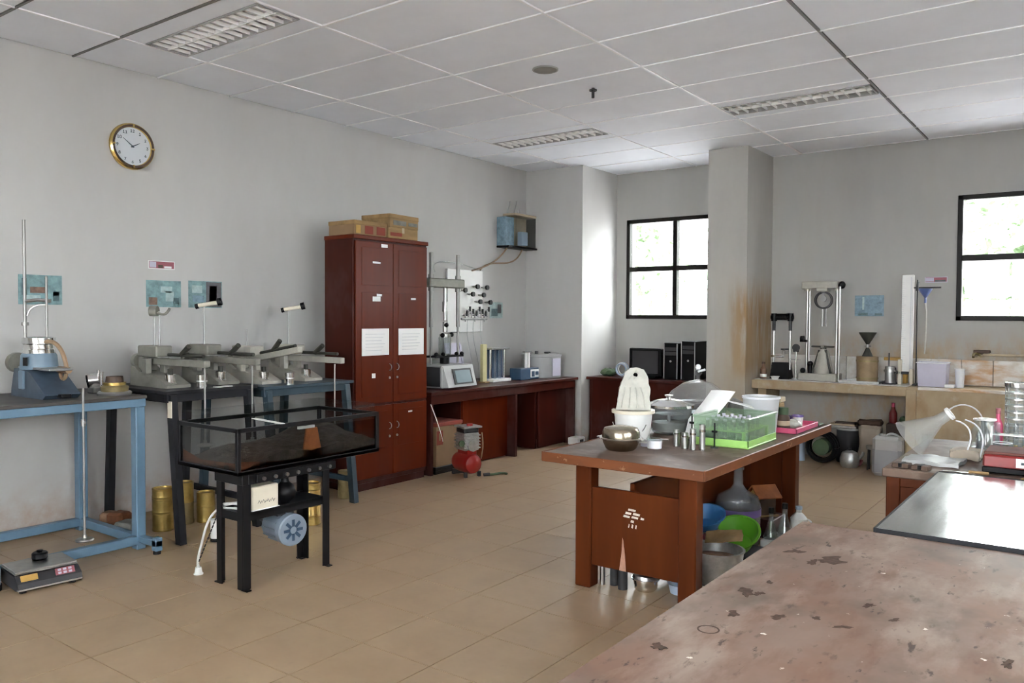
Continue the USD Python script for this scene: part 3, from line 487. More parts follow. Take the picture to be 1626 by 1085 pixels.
# ---------------- left group ----------------
t = Thing('loading_device', 'blue cast loading device with a chrome cylinder and tall thin post on the blue workbench', 'testing machine', (-5.20, 2.25, .955))
t.p('base', mv(PR([(-.2, 0), (.22, 0), (.26, .025), (.06, .15), (-.05, .175), (-.15, .17), (-.19, .05)], .2, 'y', (0, -.1, 0)), (0, 0, 0)), 'blue_base'); t.p('front_web', B(-.06, .0, -.115, -.1, .05, .16, .003), 'blue_cast_light')
t.p('neck', LA([(0, .165), (.105, .165), (.098, .25), (.09, .262), (0, .262)], (-.05, 0, 0)), 'blue_cast_light'); t.p('side_plate', J(B(-.02, .02, -.105, -.095, .19, .24)), 'black_paint')
t.p('platform', B(-.18, .24, -.07, .07, .165, .18, .004), 'dull_steel')
t.p('cylinder', LA([(0, .262), (.088, .262), (.088, .285), (.083, .29), (.083, .315), (.09, .32), (.09, .355), (.07, .362), (0, .362)], (-.05, 0, 0)), 'chrome')
t.p('tall_post', J(C((-.09, -.06, .36), (-.09, -.06, 1.07), .0095, n=10), C((-.09, -.06, .43), (-.09, -.06, .45), .02, n=10)), 'rod_steel'); t.p('short_post', C((-.01, .03, .36), (-.01, .03, .73), .007, n=10), 'rod_steel')
t.p('cross_arm', J(TU([(-.09, -.06, .575), (-.05, -.01, .585), (0, .05, .58)], .011, n=8), TU([(-.08, -.05, .49), (-.06, -.03, .54), (-.01, .03, .555)], .006, smooth=8)), 'steel')
t.p('counterweight', C((-.25, -.05, .20), (-.20, -.05, .20), .062), 'cast_gray'); t.p('hose', TU([(.03, 0, .33), (.09, .03, .325), (.15, .05, .26), (.17, .06, .18)], .013, smooth=14), 'copper_hose')
t.p('coupling', J(C((.10, .05, .165), (.22, .05, .165), .02), TU(arc((.15, .05, .145), .035, 180, 360, 9, 'xz'), .011)), 'copper_hose'); t.p('lever', B(.06, .30, -.03, .03, .01, .03, .004), 'black_paint')
t = Thing('clamp', 'small tilted chrome clamp with a black face on the blue workbench', 'clamp', (-5.19, 2.55, .955))
t.p('barrel', J(mv(C((0, -.028, 0), (0, .03, 0), .045), (0, 0, .08), rx=10, rz=-30), C((.02, .02, .05), (.02, .02, .145), .009), C((.045, .03, .05), (.045, .03, .135), .008)), 'chrome'); t.p('face', mv(C((0, -.04, 0), (0, -.028, 0), .042), (0, 0, .08), rx=10, rz=-30), 'black_plastic'); t.p('foot', B(-.03, .06, -.03, .05, 0, .04, .006), 'steel')
t = Thing('ring_stack', 'stack of brass mould rings with a brown core on the blue workbench', 'rings', (-4.98, 2.575, .955))
t.p('ring', LA([(0, 0), (.095, 0), (.1, .012), (.092, .022), (0, .022)]), 'dull_steel', label='wide steel base ring'); t.p('ring', LA([(0, .022), (.078, .022), (.082, .05), (.07, .06), (0, .06)]), 'brass_dull'); t.p('ring', LA([(0, .06), (.066, .06), (.066, .078), (0, .078)]), 'brass'); t.p('core', LA([(0, .078), (.052, .078), (.048, .115), (0, .115)]), 'dark_brown')
def hanger(label, x, y, zt, zb, base=True, group='weight hangers'):
    t = Thing('weight_hanger', label, 'hanger', (x, y, zb), group=None)
    t.p('rod', C((0, 0, 0), (0, 0, zt-zb), .0065, n=10), 'rod_steel')
    if base: t.p('weight_plate', LA([(0, -.008), (.045, -.008), (.05, 0), (.045, .008), (.012, .014), (.012, .03), (0, .03)]), 'steel')
    if zt-zb > .7: t.p('wing_nut', J(C((0, 0, .66), (0, 0, .70), .014, n=10), B(-.03, .03, -.004, .004, .675, .69, .002)), 'dull_steel')
    return t
hanger('long thin steel hanger rod with a disc foot before the blue workbench', -4.735, 2.265, 1.03, .15)
hanger('thin steel hanger rod under the first grey lever, nearest the blue workbench', -4.645, 2.985, 1.112, .62); hanger('thin steel hanger rod under the second grey lever from the left', -4.645, 3.34, 1.112, .60); hanger('thin steel hanger rod at the lever end before the red cabinet', -4.67, 4.085, 1.092, .56)

def consolidometer(label, y, z, body, arm, tall=.50, dial='gray', tilt=0):
    t = Thing('consolidometer', label, 'testing machine', (-5.22, y, z))
    t.p('base', PR([(-.19, 0), (.27, 0), (.27, .02), (.13, .075), (-.08, .10), (-.15, .135), (-.175, .13)], .17, 'y', (0, -.085, 0)), body)
    t.p('pillars', J(B(-.04, .02, -.085, -.045, .07, .19, .004), B(-.04, .02, .045, .085, .07, .19, .004)), body)
    t.p('yoke', B(-.14, .10, -.06, .06, .20, .275, .008), body); t.p('yoke_leg', B(-.14, -.08, -.055, .055, .10, .2, .006), body)
    t.p('counterweight', J(C((-.25, 0, .165), (-.205, 0, .165), .05), C((-.205, 0, .165), (-.13, 0, .165), .016)), 'cast_gray' if body == 'cast_gray' else body)
    t.p('lever_arm', mv(B(-.1, .60, -.022, .022, -.022, .022, .004), (0, 0, .168), ry=-tilt), arm); t.p('upper_rod', J(mv(C((0, 0, 0), (.46, 0, 0), .012, n=10), (.05, .03, .215), ry=-tilt), mv(C((.20, 0, 0), (.29, 0, .06), .018, n=10), (.05, .03, .215), ry=-tilt)), 'cast_dark')
    t.p('cell', LA([(0, .02), (.05, .02), (.05, .03), (.036, .035), (.036, .085), (.028, .09), (.0, .09)], (.20, -.02, 0)), 'chrome', label='chrome sample cell'); t.p('cell_nut', C((.2, -.02, .09), (.2, -.02, .125), .018, n=8), 'cast_dark')
    t.p('stem', J(C((-.06, .02, .27), (-.06, .02, tall), .006, n=8), *([C((-.03, .04, .27), (-.03, .04, tall), .005, n=8)] if dial == 'gray' else [])), 'dull_steel')
    if dial == 'gray':
        t.p('dial_gauge', J(C((-.075, .0, tall), (-.035, .03, tall), .036), TU([(-.03, .03, tall-.01), (.02, .05, tall-.02), (.05, .07, tall+.02)], .009, smooth=8)), 'cast_gray', label='grey dial gauge')
    elif dial:
        t.p('dial_bracket', mv(C((-.06, -.04, tall), (.04, .065, tall+.025), .015, n=12), (0, 0, 0)), 'cream_plastic'); t.p('dial_gauge', J(C((-.065, -.045, tall-.006), (-.05, -.03, tall), .019, n=14), C((.038, .065, tall+.027), (.058, .085, tall+.035), .028, n=18)), 'black_plastic', label='black dial gauge')
    return t
consolidometer('dark grey lever consolidation device nearest the blue workbench', 2.99, .97, 'cast_gray', 'cast_gray', .51, 'gray'); consolidometer('grey lever consolidation device, second from the left, under the pair of photographs', 3.37, .97, 'cast_gray', 'cast_gray', .55, 'white')
consolidometer('pale grey lever device with a raised arm on the teal table', 3.73, .95, 'cast_light', 'cast_light', .40, None, tilt=9); consolidometer('pale grey lever device beside the red cabinet with a dial on a tall stem', 4.12, .95, 'cast_light', 'cast_light', .55, 'white', tilt=0)
t = Thing('sample_cup', 'shiny steel cup between the two dark grey lever devices', 'cup', (-4.86, 3.10, .97)); t.p('wall', cup(.034, .034, .085, .003), 'chrome'); t.p('band', LA([(.034, .04), (.0365, .04), (.0365, .048), (.034, .048), (.034, .04)]), 'steel')
t = Thing('sample_cup', 'shiny steel cup on the front edge of the teal table', 'cup', (-4.84, 3.80, .95)); t.p('wall', cup(.034, .034, .085, .003), 'chrome'); t.p('band', LA([(.034, .04), (.0365, .04), (.0365, .048), (.034, .048), (.034, .04)]), 'steel')
solo('paper_note', mv(crumple(B(-.03, .03, -.06, .06, 0, .004), .002, 20, 4), (-4.80, 3.22, .971), rz=12), 'white_paper', 'small white paper lying at the edge of the black lever table', 'paper')

# floor under the left tables
t = Thing('digital_scale', 'flat grey digital scale on the floor at the lower left', 'scale', (-4.645, 1.98, 0), rz=-6)
t.p('body', PR([(-.11, .015), (.14, .015), (.18, .03), (.17, .055), (.12, .085), (-.11, .085)], .31, 'y', (0, -.155, 0)), 'dark_case'); t.p('pan', J(B(-.11, .115, -.15, .15, .098, .108, .003), B(-.112, .117, -.152, .152, .09, .098, .002)), 'steel')
for x in (-.085, .13):
    for y in (-.12, .12): t.p('foot', C((x, y, 0), (x, y, .017), .018, n=10), 'rubber')
t.p('display', mv(B(-.004, .004, -.135, -.055, -.016, .016), (.148, 0, .0755), ry=60*0-30), 'amber', label='yellow display window'); t.p('keypad', mv(B(-.004, .004, .03, .125, -.018, .018), (.148, 0, .0755), ry=-30), 'sign_red', label='dark red keypad')
for k in range(6): t.p('key', mv(B(-.005, .006, .042+.026*(k % 3), .058+.026*(k % 3), -.014+.017*(k//3), -.003+.017*(k//3)), (.148, 0, .0755), ry=-30), 'lilac')
t.p('edge_trim', B(.158, .176, -.157, .157, .018, .03, .003), 'steel')
t = Thing('round_weight', 'black round weight resting on the digital scale', 'weight', (-4.71, 2.01, .108)); t.p('body', LA([(0, 0), (.036, 0), (.04, .006), (.04, .03), (.034, .036), (0, .036)]), 'black_plastic'); t.p('knob', LA([(0, .036), (.012, .036), (.016, .046), (0, .05)]), 'black_plastic')
t = Thing('gas_bottle', 'pale blue bottle cut off by the left picture edge near the scale', 'bottle', (-4.70, 1.73, 0)); t.p('body', LA([(0, .0), (.07, 0), (.075, .01), (.075, .11), (.05, .145), (.02, .155), (.02, .17), (0, .17)]), 'pale_blue'); t.p('base_ring', LA([(.06, 0), (.08, 0), (.08, .03), (.06, .03), (.06, 0)]), 'rubber')
for lab, x, y, w, h, m in (('rusty square mould on the floor between the blue workbench and the black table', -5.32, 2.775, .12, .13, 'rust'), ('grey lump of stone on the floor beside the rusty square mould', -5.16, 2.74, .12, .10, 'wood_gray'), ('brown block of dried soil by the wall end of the blue workbench', -5.46, 2.77, .09, .11, 'soil')):
    solo('soil_sample', crumple(mv(B(-w/2, w/2, -w/2, w/2, 0, h, .015).subdivide().subdivide(), (x, y, 0), rz=25), .014, 18, int(w*100)), m, lab, 'sample')
def can_stack(label, x, y, r, hs, mats):
    t = Thing('brass_mould', label, 'mould', (x, y, 0)); z = 0
    for k, h in enumerate(hs):
        t.p('ring', LA([(0, 0), (r, 0), (r*1.03, .006), (r*1.03, .014), (r, .02), (r, h-.012), (r*1.02, h-.01), (r*1.02, h), (r*.88, h), (r*.86, h-.01), (0, h-.01)], (0, 0, z)), mats[k % len(mats)]); z += h
    return t
can_stack('tall brass mould just right of the blue workbench leg', -5.12, 2.97, .068, (.12, .10, .067), ['brass']); can_stack('brass mould behind the black table leg, the tallest', -5.17, 3.16, .060, (.15, .14), ['brass_dull', 'brass']); can_stack('short brass mould beside the tank stand', -5.10, 3.28, .062, (.11, .10), ['brass'])
can_stack('stack of brass rings behind the glass tank stand', -4.46, 3.68, .07, (.06, .07, .06, .05, .05), ['brass', 'gold']); can_stack('dull olive stack of rings beside the teal table leg', -4.88, 4.38, .06, (.06, .06, .05, .05), ['brass_dull'])
t = Thing('small_can', 'small white can on the floor behind the tank stand', 'can', (-4.60, 3.03, 0)); t.p('body', LA([(0, .02), (.034, .02), (.034, .14), (0, .14)]), 'white_plastic'); t.p('base', LA([(0, 0), (.036, 0), (.036, .02), (0, .02)]), 'black_plastic')

# glass tank on its stand
t = Thing('tank_stand', 'black steel angle-iron stand carrying the glass soil tank', 'stand', (-3.74, 2.84, 0))
for x, sx in ((-3.86, 1), (-3.63, -1)):
    for y, s_y in ((2.55, 1), (3.13, -1)):
        t.w('leg', J(B(x-.004*sx, x+.004*sx, y, y+.045*s_y, .004, .60), B(x, x+.045*sx, y-.004*s_y, y+.004*s_y, .004, .60), B(x-.03*sx, x+.02*sx, y, y+.03*s_y, 0, .006)), 'black_paint', smooth=False)
t.w('top_frame', J(B(-3.87, -3.62, 2.54, 2.58, .56, .615, .003), B(-3.87, -3.62, 3.10, 3.14, .56, .615, .003), B(-3.87, -3.83, 2.58, 3.10, .56, .615, .003), B(-3.66, -3.62, 2.58, 3.10, .56, .615, .003)), 'black_paint')
t.w('shelf', J(B(-3.86, -3.63, 2.56, 3.12, .395, .402), B(-3.645, -3.63, 2.56, 3.12, .365, .41), B(-3.86, -3.845, 2.56, 3.12, .365, .41), B(-3.845, -3.645, 2.55, 2.565, .365, .41)), 'black_paint')
TX0, TX1, TY0, TY1, TZ0, TZ1 = -4.15, -3.595, 2.495, 3.50, .62, .865
t = Thing('soil_tank', 'black framed glass tank part filled with dark soil on the black stand', 'tank', (-3.87, 3.0, TZ0))
t.w('bottom', B(TX0, TX1, TY0, TY1, TZ0, TZ0+.02, .003), 'black_paint'); e = .022
t.w('frame', J(*[B(x, x+e, y, y+e, TZ0, TZ1, .002) for x in (TX0, TX1-e) for y in (TY0, TY1-e)], *[B(x, x+e, TY0, TY1, z, z+e, .002) for x in (TX0, TX1-e) for z in (TZ0, TZ1-e)], *[B(TX0, TX1, y, y+e, z, z+e, .002) for y in (TY0, TY1-e) for z in (TZ0, TZ1-e)]), 'black_paint')
for q in (B(TX0+e, TX1-e, TY0+.009, TY0+.013, TZ0+e, TZ1-e), B(TX0+e, TX1-e, TY1-.013, TY1-.009, TZ0+e, TZ1-e), B(TX0+.009, TX0+.013, TY0+e, TY1-e, TZ0+e, TZ1-e), B(TX1-.013, TX1-.009, TY0+e, TY1-e, TZ0+e, TZ1-e)): t.w('pane', q, 'tank_glass', smooth=False)
for q in (B(TX0+.02, TX1-.02, TY1-.022, TY1-.018, TZ1-.02, TZ1+.055), B(TX0+.018, TX0+.022, TY0+.02, TY1-.02, TZ1-.02, TZ1+.055)): t.w('splash_guard', q, 'clear_acrylic', smooth=False, label='clear plastic sheet standing above the rim')
nx, ny = 26, 46; gx, gy = np.meshgrid(np.linspace(TX0+.016, TX1-.016, nx), np.linspace(TY0+.016, TY1-.016, ny), indexing='ij')
hh = TZ0+.03+.10*meshkit.fbm(np.stack([gx*5, gy*4, gx*0], -1), 4, 5)+.05*np.exp(-((gy-3.35)/.2)**2)-.03*np.exp(-((gy-2.6)/.15)**2)
vv = np.concatenate([np.stack([gx, gy, hh], -1).reshape(-1, 3), np.stack([gx, gy, 0*gx+TZ0+.02], -1).reshape(-1, 3)]); ff = []
I = lambda i, j, o=0: o*nx*ny+i*ny+j
for i in range(nx-1):
    for j in range(ny-1): ff += [(I(i, j), I(i+1, j), I(i+1, j+1)), (I(i, j), I(i+1, j+1), I(i, j+1))]
for i in range(nx-1):
    for j in (0, ny-1): ff += [(I(i, j), I(i, j, 1), I(i+1, j)), (I(i+1, j), I(i, j, 1), I(i+1, j, 1))]
for j in range(ny-1):
    for i in (0, nx-1): ff += [(I(i, j), I(i, j+1), I(i, j, 1)), (I(i, j+1), I(i, j+1, 1), I(i, j, 1))]
t.w('soil', trimesh.Trimesh(vv, ff, process=False), 'sand', smooth=True, kind='stuff')
t.w('divider', PR([(2.925, TZ0+.022), (3.07, TZ0+.022), (3.03, TZ1-.045), (2.955, TZ1-.045)], .012, 'x', (TX1-.028, 0, 0)), 'clay', label='orange brown divider board behind the front glass'); t.w('divider_cap', B(TX1-.03, TX1-.014, 2.90, 3.01, TZ1-.045, TZ1-.03), 'white_plastic')
t.w('soil_stain', J(PR([(2.52, TZ0+.02), (3.48, TZ0+.02), (3.48, TZ0+.05), (3.2, TZ0+.035), (2.8, TZ0+.04), (2.52, TZ0+.07)], .002, 'x', (TX1-.018, 0, 0)), PR([(TX0+.03, TZ0+.022), (TX1-.03, TZ0+.022), (TX1-.03, TZ0+.06), (TX0+.2, TZ0+.05), (TX0+.03, TZ0+.09)], .002, 'y', (0, TY0+.016, 0))), 'rust', label='rusty band of soil along the glass bottom')
solo('ruler', mv(B(-.16, .16, -.014, .014, 0, .004), (-3.74, 2.79, TZ1+.001), rz=-8), 'white_plastic', 'white plastic ruler lying across the glass tank rim', 'ruler')
t = Thing('control_box', 'white box with scribbled writing on the tank stand shelf', 'box', (-3.70, 2.70, .402)); t.p('case', B(-.06, .06, -.085, .085, 0, .135, .006), 'cream_plastic'); t.p('flange', B(-.065, .067, -.09, .09, 0, .012, .003), 'white_plastic')
t.p('scribble', J(*[TU([(.0615, -.05+.028*k, .045), (.0615, -.042+.028*k, .06), (.0615, -.034+.028*k, .042), (.0615, -.026+.028*k, .055)], .0015, n=4) for k in range(4)]), 'ink')
t = Thing('round_flask', 'dark round flask on the tank stand shelf', 'flask', (-3.71, 2.88, .402)); t.p('body', LA([(0, 0), (.03, 0), (.056, .03), (.062, .06), (.05, .095), (.024, .118), (.02, .14), (0, .14)]), 'black_plastic'); t.p('stopper', C((0, 0, .14), (0, 0, .152), .024, n=14), 'rubber')
t = Thing('electric_motor', 'blue grey electric motor hung under the tank stand shelf', 'motor', (-3.80, 2.86, .275), rz=83)
t.p('body', J(C((0, -.02, 0), (0, -.17, 0), .075), *[mv(B(-.004, .004, -.165, -.03, .07, .084), ry=a) for a in range(0, 360, 30)]), 'motor_blue'); t.p('fan_cover', mv(LA([(0, 0), (.082, 0), (.088, .006), (.088, .05), (.08, .055), (.0, .055)]), (0, -.17, 0), rx=90), 'motor_blue')
t.p('vent', J(*[mv(B(-.008, .008, -.002, .002, .02, .058), (0, -.226, 0), ry=a) for a in range(0, 360, 45)]), 'blue_dark'); t.p('shaft_end', J(C((0, -.02, 0), (0, .06, 0), .045, .03), C((0, .06, 0), (0, .12, 0), .012)), 'dark_case'); t.p('mount', B(-.05, .05, -.15, -.04, .07, .115), 'dark_case')
t = Thing('power_cable', 'twisted white cable with a plug hanging from the tank stand to the floor', 'cable', (-4.05, 2.55, 0))
pts = np.array([(-3.80, 2.70, .42), (-3.87, 2.575, .405), (-3.95, 2.56, .33), (-4.03, 2.56, .17), (-4.07, 2.565, .06), (-4.073, 2.57, .035)])
t.w('wire', TU(pts, .007, smooth=24), 'white_plastic'); t.w('plug', J(C((-4.077, 2.573, .001), (-4.073, 2.57, .042), .022, .016, n=12), C((-4.077, 2.573, 0), (-4.077, 2.573, .006), .026, n=12)), 'white_plastic'); t.w('twist', J(*[TU([p+np.array([.006, 0, .008]), p+np.array([-.006, 0, -.008])], .004, n=5) for p in np.linspace(pts[1], pts[4], 16)]), 'dark_case')
for k, (z, nm) in enumerate(((.43, 'upper'), (.405, 'lower'))):
    solo('white_tube', TU([(-3.84, 2.575, z), (-3.78, 2.60, z+.005), (-3.70, 2.61, z)], .007, smooth=10), 'white_plastic', f'{nm} thin white plastic tube lying on the tank stand shelf', 'tube')
t = Thing('clamp_row', 'row of small dark bolts and clips along the underside of the tank', 'clips', (-3.61, 2.85, .60))
t.w('rail', B(-3.619, -3.603, 2.62, 3.16, .565, .612, .002), 'black_paint')
for k in range(7): t.w('bolt', C((-3.603, 2.66+.075*k, .585), (-3.592, 2.66+.075*k, .585), .011, n=8), 'steel')

# ---------------- cabinet top ----------------
t = Thing('carton', 'flat reddish cardboard carton on the left of the cabinet top', 'box', (-5.10, 4.72, 2.12), rz=0); t.p('carton_body', B(-.155, .155, -.185, .185, 0, .115, .004), 'card'); t.p('lid', B(-.158, .158, -.188, .188, .085, .118, .003), 'old_wood')
for a, b, m in ((-.07, .02, 'card_red'), (.06, .16, 'card_red'), (-.17, -.12, 'amber')): t.p('print', B(.1585, .160, a, b, .012, .078), m)
t = Thing('carton', 'upper cardboard carton with dark printing on the right of the cabinet top', 'box', (-5.10, 5.10, 2.215), rz=4); t.p('carton_body', B(-.16, .16, -.19, .19, 0, .11, .004), 'old_wood'); t.p('lid', B(-.163, .163, -.193, .193, .075, .113, .003), 'old_wood'); t.p('print', J(B(.1635, .165, -.15, .02, .02, .06), B(.1635, .165, .05, .17, .025, .055)), 'wood_gray')
t = Thing('carton', 'lower cardboard carton under the dark printed one on the cabinet', 'box', (-5.09, 5.09, 2.12), rz=0); t.p('carton_body', B(-.16, .16, -.18, .18, 0, .095, .004), 'old_wood'); t.p('print', J(B(.1605, .162, -.16, -.02, .02, .05)), 'card_red'); t.p('tape', B(-.15, .1615, -.02, .01, .05, .0958), 'beige')

# ---------------- on the long wall bench ----------------
t = Thing('triaxial_machine', 'grey triaxial loading machine with a tilted screen and two tall posts', 'testing machine', (-5.22, 5.93, .765))
t.w('housing', J(B(-5.42, -5.02, 5.70, 6.16, .775, .99, .01), hull([(-5.02, 5.71, .78), (-5.02, 6.15, .78), (-5.02, 5.71, .985), (-5.02, 6.15, .985), (-4.955, 5.72, .785), (-4.955, 6.14, .785)])), 'gray_case'); t.w('side_cover', B(-5.40, -5.04, 5.692, 5.70, .79, .975, .003), 'dark_case')
sc = [(-4.957, .80), (-5.005, .955)]; t.w('screen', hull([(x+o, y, z) for x, z in ((-4.966, .81), (-5.008, .955)) for y in (5.82, 6.09) for o in (0, .012)]), 'dark_case'); t.w('display', hull([(x+o, y, z) for x, z in ((-4.970, .825), (-5.004, .94)) for y in (5.845, 6.065) for o in (0, .0165)]), 'screen')
for x in (5.81, 6.21): t.w('post', J(C((-5.26, x, .99), (-5.26, x, 1.35), .012), C((-5.26, x, 1.35), (-5.26, x, 2.07), .020), C((-5.26, x, 1.70), (-5.26, x, 1.86), .029)), 'rod_steel')
t.w('crossbeam', B(-5.30, -5.22, 5.755, 6.275, 1.735, 1.825, .01), 'cast_gray')
t.w('load_cell', J(C((-5.26, 6.01, 1.74), (-5.26, 6.01, 1.42), .014), C((-5.26, 6.01, 1.60), (-5.26, 6.01, 1.50), .026), C((-5.26, 6.01, 1.40), (-5.26, 6.01, 1.30), .022)), 'steel'); t.w('ball_valve', J(*[S((-5.24, 6.01+dy, z), .024, sub=1) for dy, z in ((0, 1.37), (-.055, 1.27), (.08, 1.275))], C((-5.24, 5.955, 1.27), (-5.24, 6.09, 1.275), .01)), 'black_plastic')
t.w('cell_wall', LA([(.06, 1.06), (.064, 1.06), (.064, 1.25), (.06, 1.25), (.06, 1.06)], (-5.26, 6.01, 0)), 'clear_acrylic'); t.w('cell_cap', J(C((-5.26, 6.01, 1.25), (-5.26, 6.01, 1.28), .055), C((-5.26, 6.01, 1.06), (-5.26, 6.01, 1.09), .045)), 'chrome'); t.w('cell_base', J(C((-5.26, 6.01, .99), (-5.26, 6.01, 1.06), .048), B(-5.33, -5.19, 5.80, 6.22, 1.055, 1.075, .004), *[S((-5.2, y, 1.085), .022, sub=1) for y in (5.82, 5.92, 6.12, 6.2)]), 'black_plastic')
t.w('tie_rods', J(*[C((-5.26+.06*math.cos(a), 6.01+.06*math.sin(a), 1.06), (-5.26+.06*math.cos(a), 6.01+.06*math.sin(a), 1.28), .005, n=8) for a in (.4, 2.5, 4.6)]), 'steel')
t = Thing('upright_board', 'tall narrow yellowish board standing on the wall bench', 'board', (-5.25, 6.615, .765)); t.p('board', B(-.02, .02, -.035, .035, 0, .40, .003), 'yellow_board'); t.p('foot', B(-.05, .05, -.04, .04, 0, .012, .002), 'old_wood')
t = Thing('lilac_sheet', 'pale lilac plastic sheet leaning on the wall behind the bench', 'sheet', (-5.5, 6.5, .765)); t.p('sheet', mv(B(-.005, .005, -.13, .13, 0, .42), (0, 0, 0), ry=-12), 'lilac'); t.p('fold', mv(B(-.012, .012, .10, .13, 0, .40), (0, 0, 0), ry=-12), 'lilac')
t = Thing('burette_cabinet', 'dark panel with a row of glass burettes on the wall bench', 'burettes', (-5.25, 6.85, .765))
t.p('back', B(-.06, -.045, -.15, .15, .02, .345, .002), 'blue_dark'); t.p('base', B(-.06, .07, -.16, .16, 0, .03, .004), 'white_plastic'); t.p('top', B(-.06, .05, -.16, .16, .34, .362, .004), 'steel')
for y in (-.12, -.04, .04, .12): t.p('burette', C((0, y, .03), (0, y, .34), .014, n=12), 'chrome' if y in (-.12, .12) else 'dim_glass')
t.p('scale_strip', J(*[B(-.045, -.043, y-.008, y+.008, .06, .32) for y in (-.08, 0, .08)]), 'photo_blue')
t = Thing('volume_gauge', 'dark blue box with a white front panel and twin white tubes', 'instrument', (-5.18, 7.28, .765)); t.p('box', B(-.10, .06, -.17, .17, 0, .125, .006), 'blue_dark'); t.p('front_panel', B(.06, .066, .0, .16, .02, .11, .002), 'white_plastic'); t.p('window_slots', J(B(.066, .069, .02, .07, .03, .09), B(.066, .069, .09, .145, .045, .085)), 'blue_dark'); t.p('tube', J(C((.0, .0, .125), (.0, .0, .30), .016), C((.0, .05, .125), (.0, .05, .30), .016)), 'white_plastic'); t.p('tube_bracket', J(B(-.02, .02, -.04, .09, .295, .31, .003)), 'steel')
t = Thing('water_bath', 'round grey steel water bath at the right end of the wall bench', 'bath', (-5.26, 7.70, .765)); t.p('drum', LA([(0, 0), (.22, 0), (.225, .01), (.225, .235), (.232, .24), (.232, .262), (.215, .266), (0, .27)], n=40), 'gray_case'); t.p('lid_fittings', J(C((0, -.1, .268), (0, -.1, .30), .02), C((.05, .03, .268), (.05, .03, .29), .025), B(-.02, .02, .08, .16, .268, .285, .003)), 'dark_case'); t.p('bright_panel', B(.222, .232, -.11, .05, .02, .22, .002), 'lilac')

# ---------------- under the long bench ----------------
t = Thing('carton', 'brown and red printed carton on the floor under the wall bench', 'box', (-5.12, 5.71, .07), rz=0); t.p('carton_body', B(-.19, .19, -.19, .17, 0, .38, .004), 'card'); t.p('top_flap', B(-.19, .2, -.195, .175, .37, .405, .003), 'card_red'); t.p('print', J(B(.1905, .192, -.185, -.10, .2, .33)), 'card_red'); t.p('print', B(.192, .1935, -.155, -.135, .24, .31), 'card')
solo('floor_board', J(B(-5.32, -4.92, 5.50, 5.90, .035, .07, .003), B(-5.30, -5.24, 5.52, 5.88, 0, .036), B(-5.0, -4.94, 5.52, 5.88, 0, .036)), 'black_paint', 'low black board under the printed carton', 'board')
t = Thing('air_compressor', 'small air compressor with a red round tank before the wall bench', 'compressor', (-4.68, 5.68, 0), rz=-20)
t.p('tank', mv(LA([(0, -.17), (.045, -.165), (.085, -.14), (.1, -.10), (.1, .10), (.085, .14), (.045, .165), (0, .17)]), (-.04, 0, .125), ry=90), 'red_paint'); t.p('pump', J(B(-.11, .07, -.085, .085, .25, .42, .012), *[B(-.12, .08, -.09, .09, .27+.03*k, .28+.03*k, .003) for k in range(5)]), 'alu'); t.p('crank_cover', C((.07, 0, .30), (.095, 0, .30), .055), 'alu')
t.p('head', B(-.10, .06, -.08, .08, .42, .47, .008), 'dark_case'); t.p('top_plate', B(-.11, .09, -.10, .10, .465, .485, .004), 'alu'); t.p('hand_wheel', LA([(0, .0), (.03, 0), (.03, .02), (0, .02)], (.02, 0, .485)), 'red_paint'); t.p('feet', J(B(.06, .09, -.09, -.06, 0, .05, .003), B(.06, .09, .06, .09, 0, .05, .003), B(-.17, -.14, -.09, .09, 0, .05, .003)), 'dark_case'); t.p('gauge', C((.07, -.12, .33), (.085, -.12, .33), .03), 'green_dark'); t.p('saddle', B(-.12, .07, -.05, .05, .21, .255, .004), 'red_paint'); t.p('air_line', TU([(.08, .1, .42), (.1, .1, .30), (.09, .085, .17)], .006, smooth=10), 'copper_hose')
t.prim.GetAttribute('xformOp:translate'); UsdGeom.Xformable(t.prim).AddScaleOp().Set(Gf.Vec3f(.95, .95, .95))
t = Thing('hose_end', 'short piece of dark hose on the floor beside the compressor', 'hose', (-4.5, 5.75, 0)); t.w('hose', TU([(-4.525, 5.78, .012), (-4.50, 5.83, .012), (-4.48, 5.90, .012), (-4.42, 5.92, .012)], .011, smooth=14), 'green_dark'); t.w('nozzle', C((-4.55, 5.74, .015), (-4.52, 5.79, .015), .015, n=10), 'dark_case')
t = Thing('wooden_stake', 'thin grey stake standing in the opening under the wall bench', 'stake', (-5.20, 7.55, 0)); t.p('shaft', hull([(-.012, -.012, 0), (.012, -.012, 0), (.012, .012, 0), (-.012, .012, 0), (-.01, .01, .44), (.014, .01, .44), (.014, .034, .44), (-.01, .034, .44)]), 'wood_maroon'); t.p('cap', B(-.016, .02, .004, .04, .40, .46, .004), 'gray_case')
solo('loose_wire', TU([(-4.90, 5.41, .66), (-4.875, 5.46, .52), (-4.89, 5.54, .38), (-4.92, 5.60, .30)], .004, smooth=14), 'white_plastic', 'thin pale wire hanging from the cabinet to the carton', 'wire')
solo('skirting_scrap', mv(B(-.02, .02, -.22, .22, 0, .08, .004), (-5.5, 7.03, 0)), 'white_plastic', 'pale strip on the floor at the back of the bench opening', 'strip')
t = Thing('floor_box', 'small white box with a dark window on the floor before the niche', 'box', (-4.94, 7.86, 0)); t.loc; t.p('case', B(-.0, .0+.13, -.09, .09, 0, .085, .01), 'white_plastic'); t.p('dark_window', B(.13, .134, -.03, .04, .03, .06), 'dark_case')

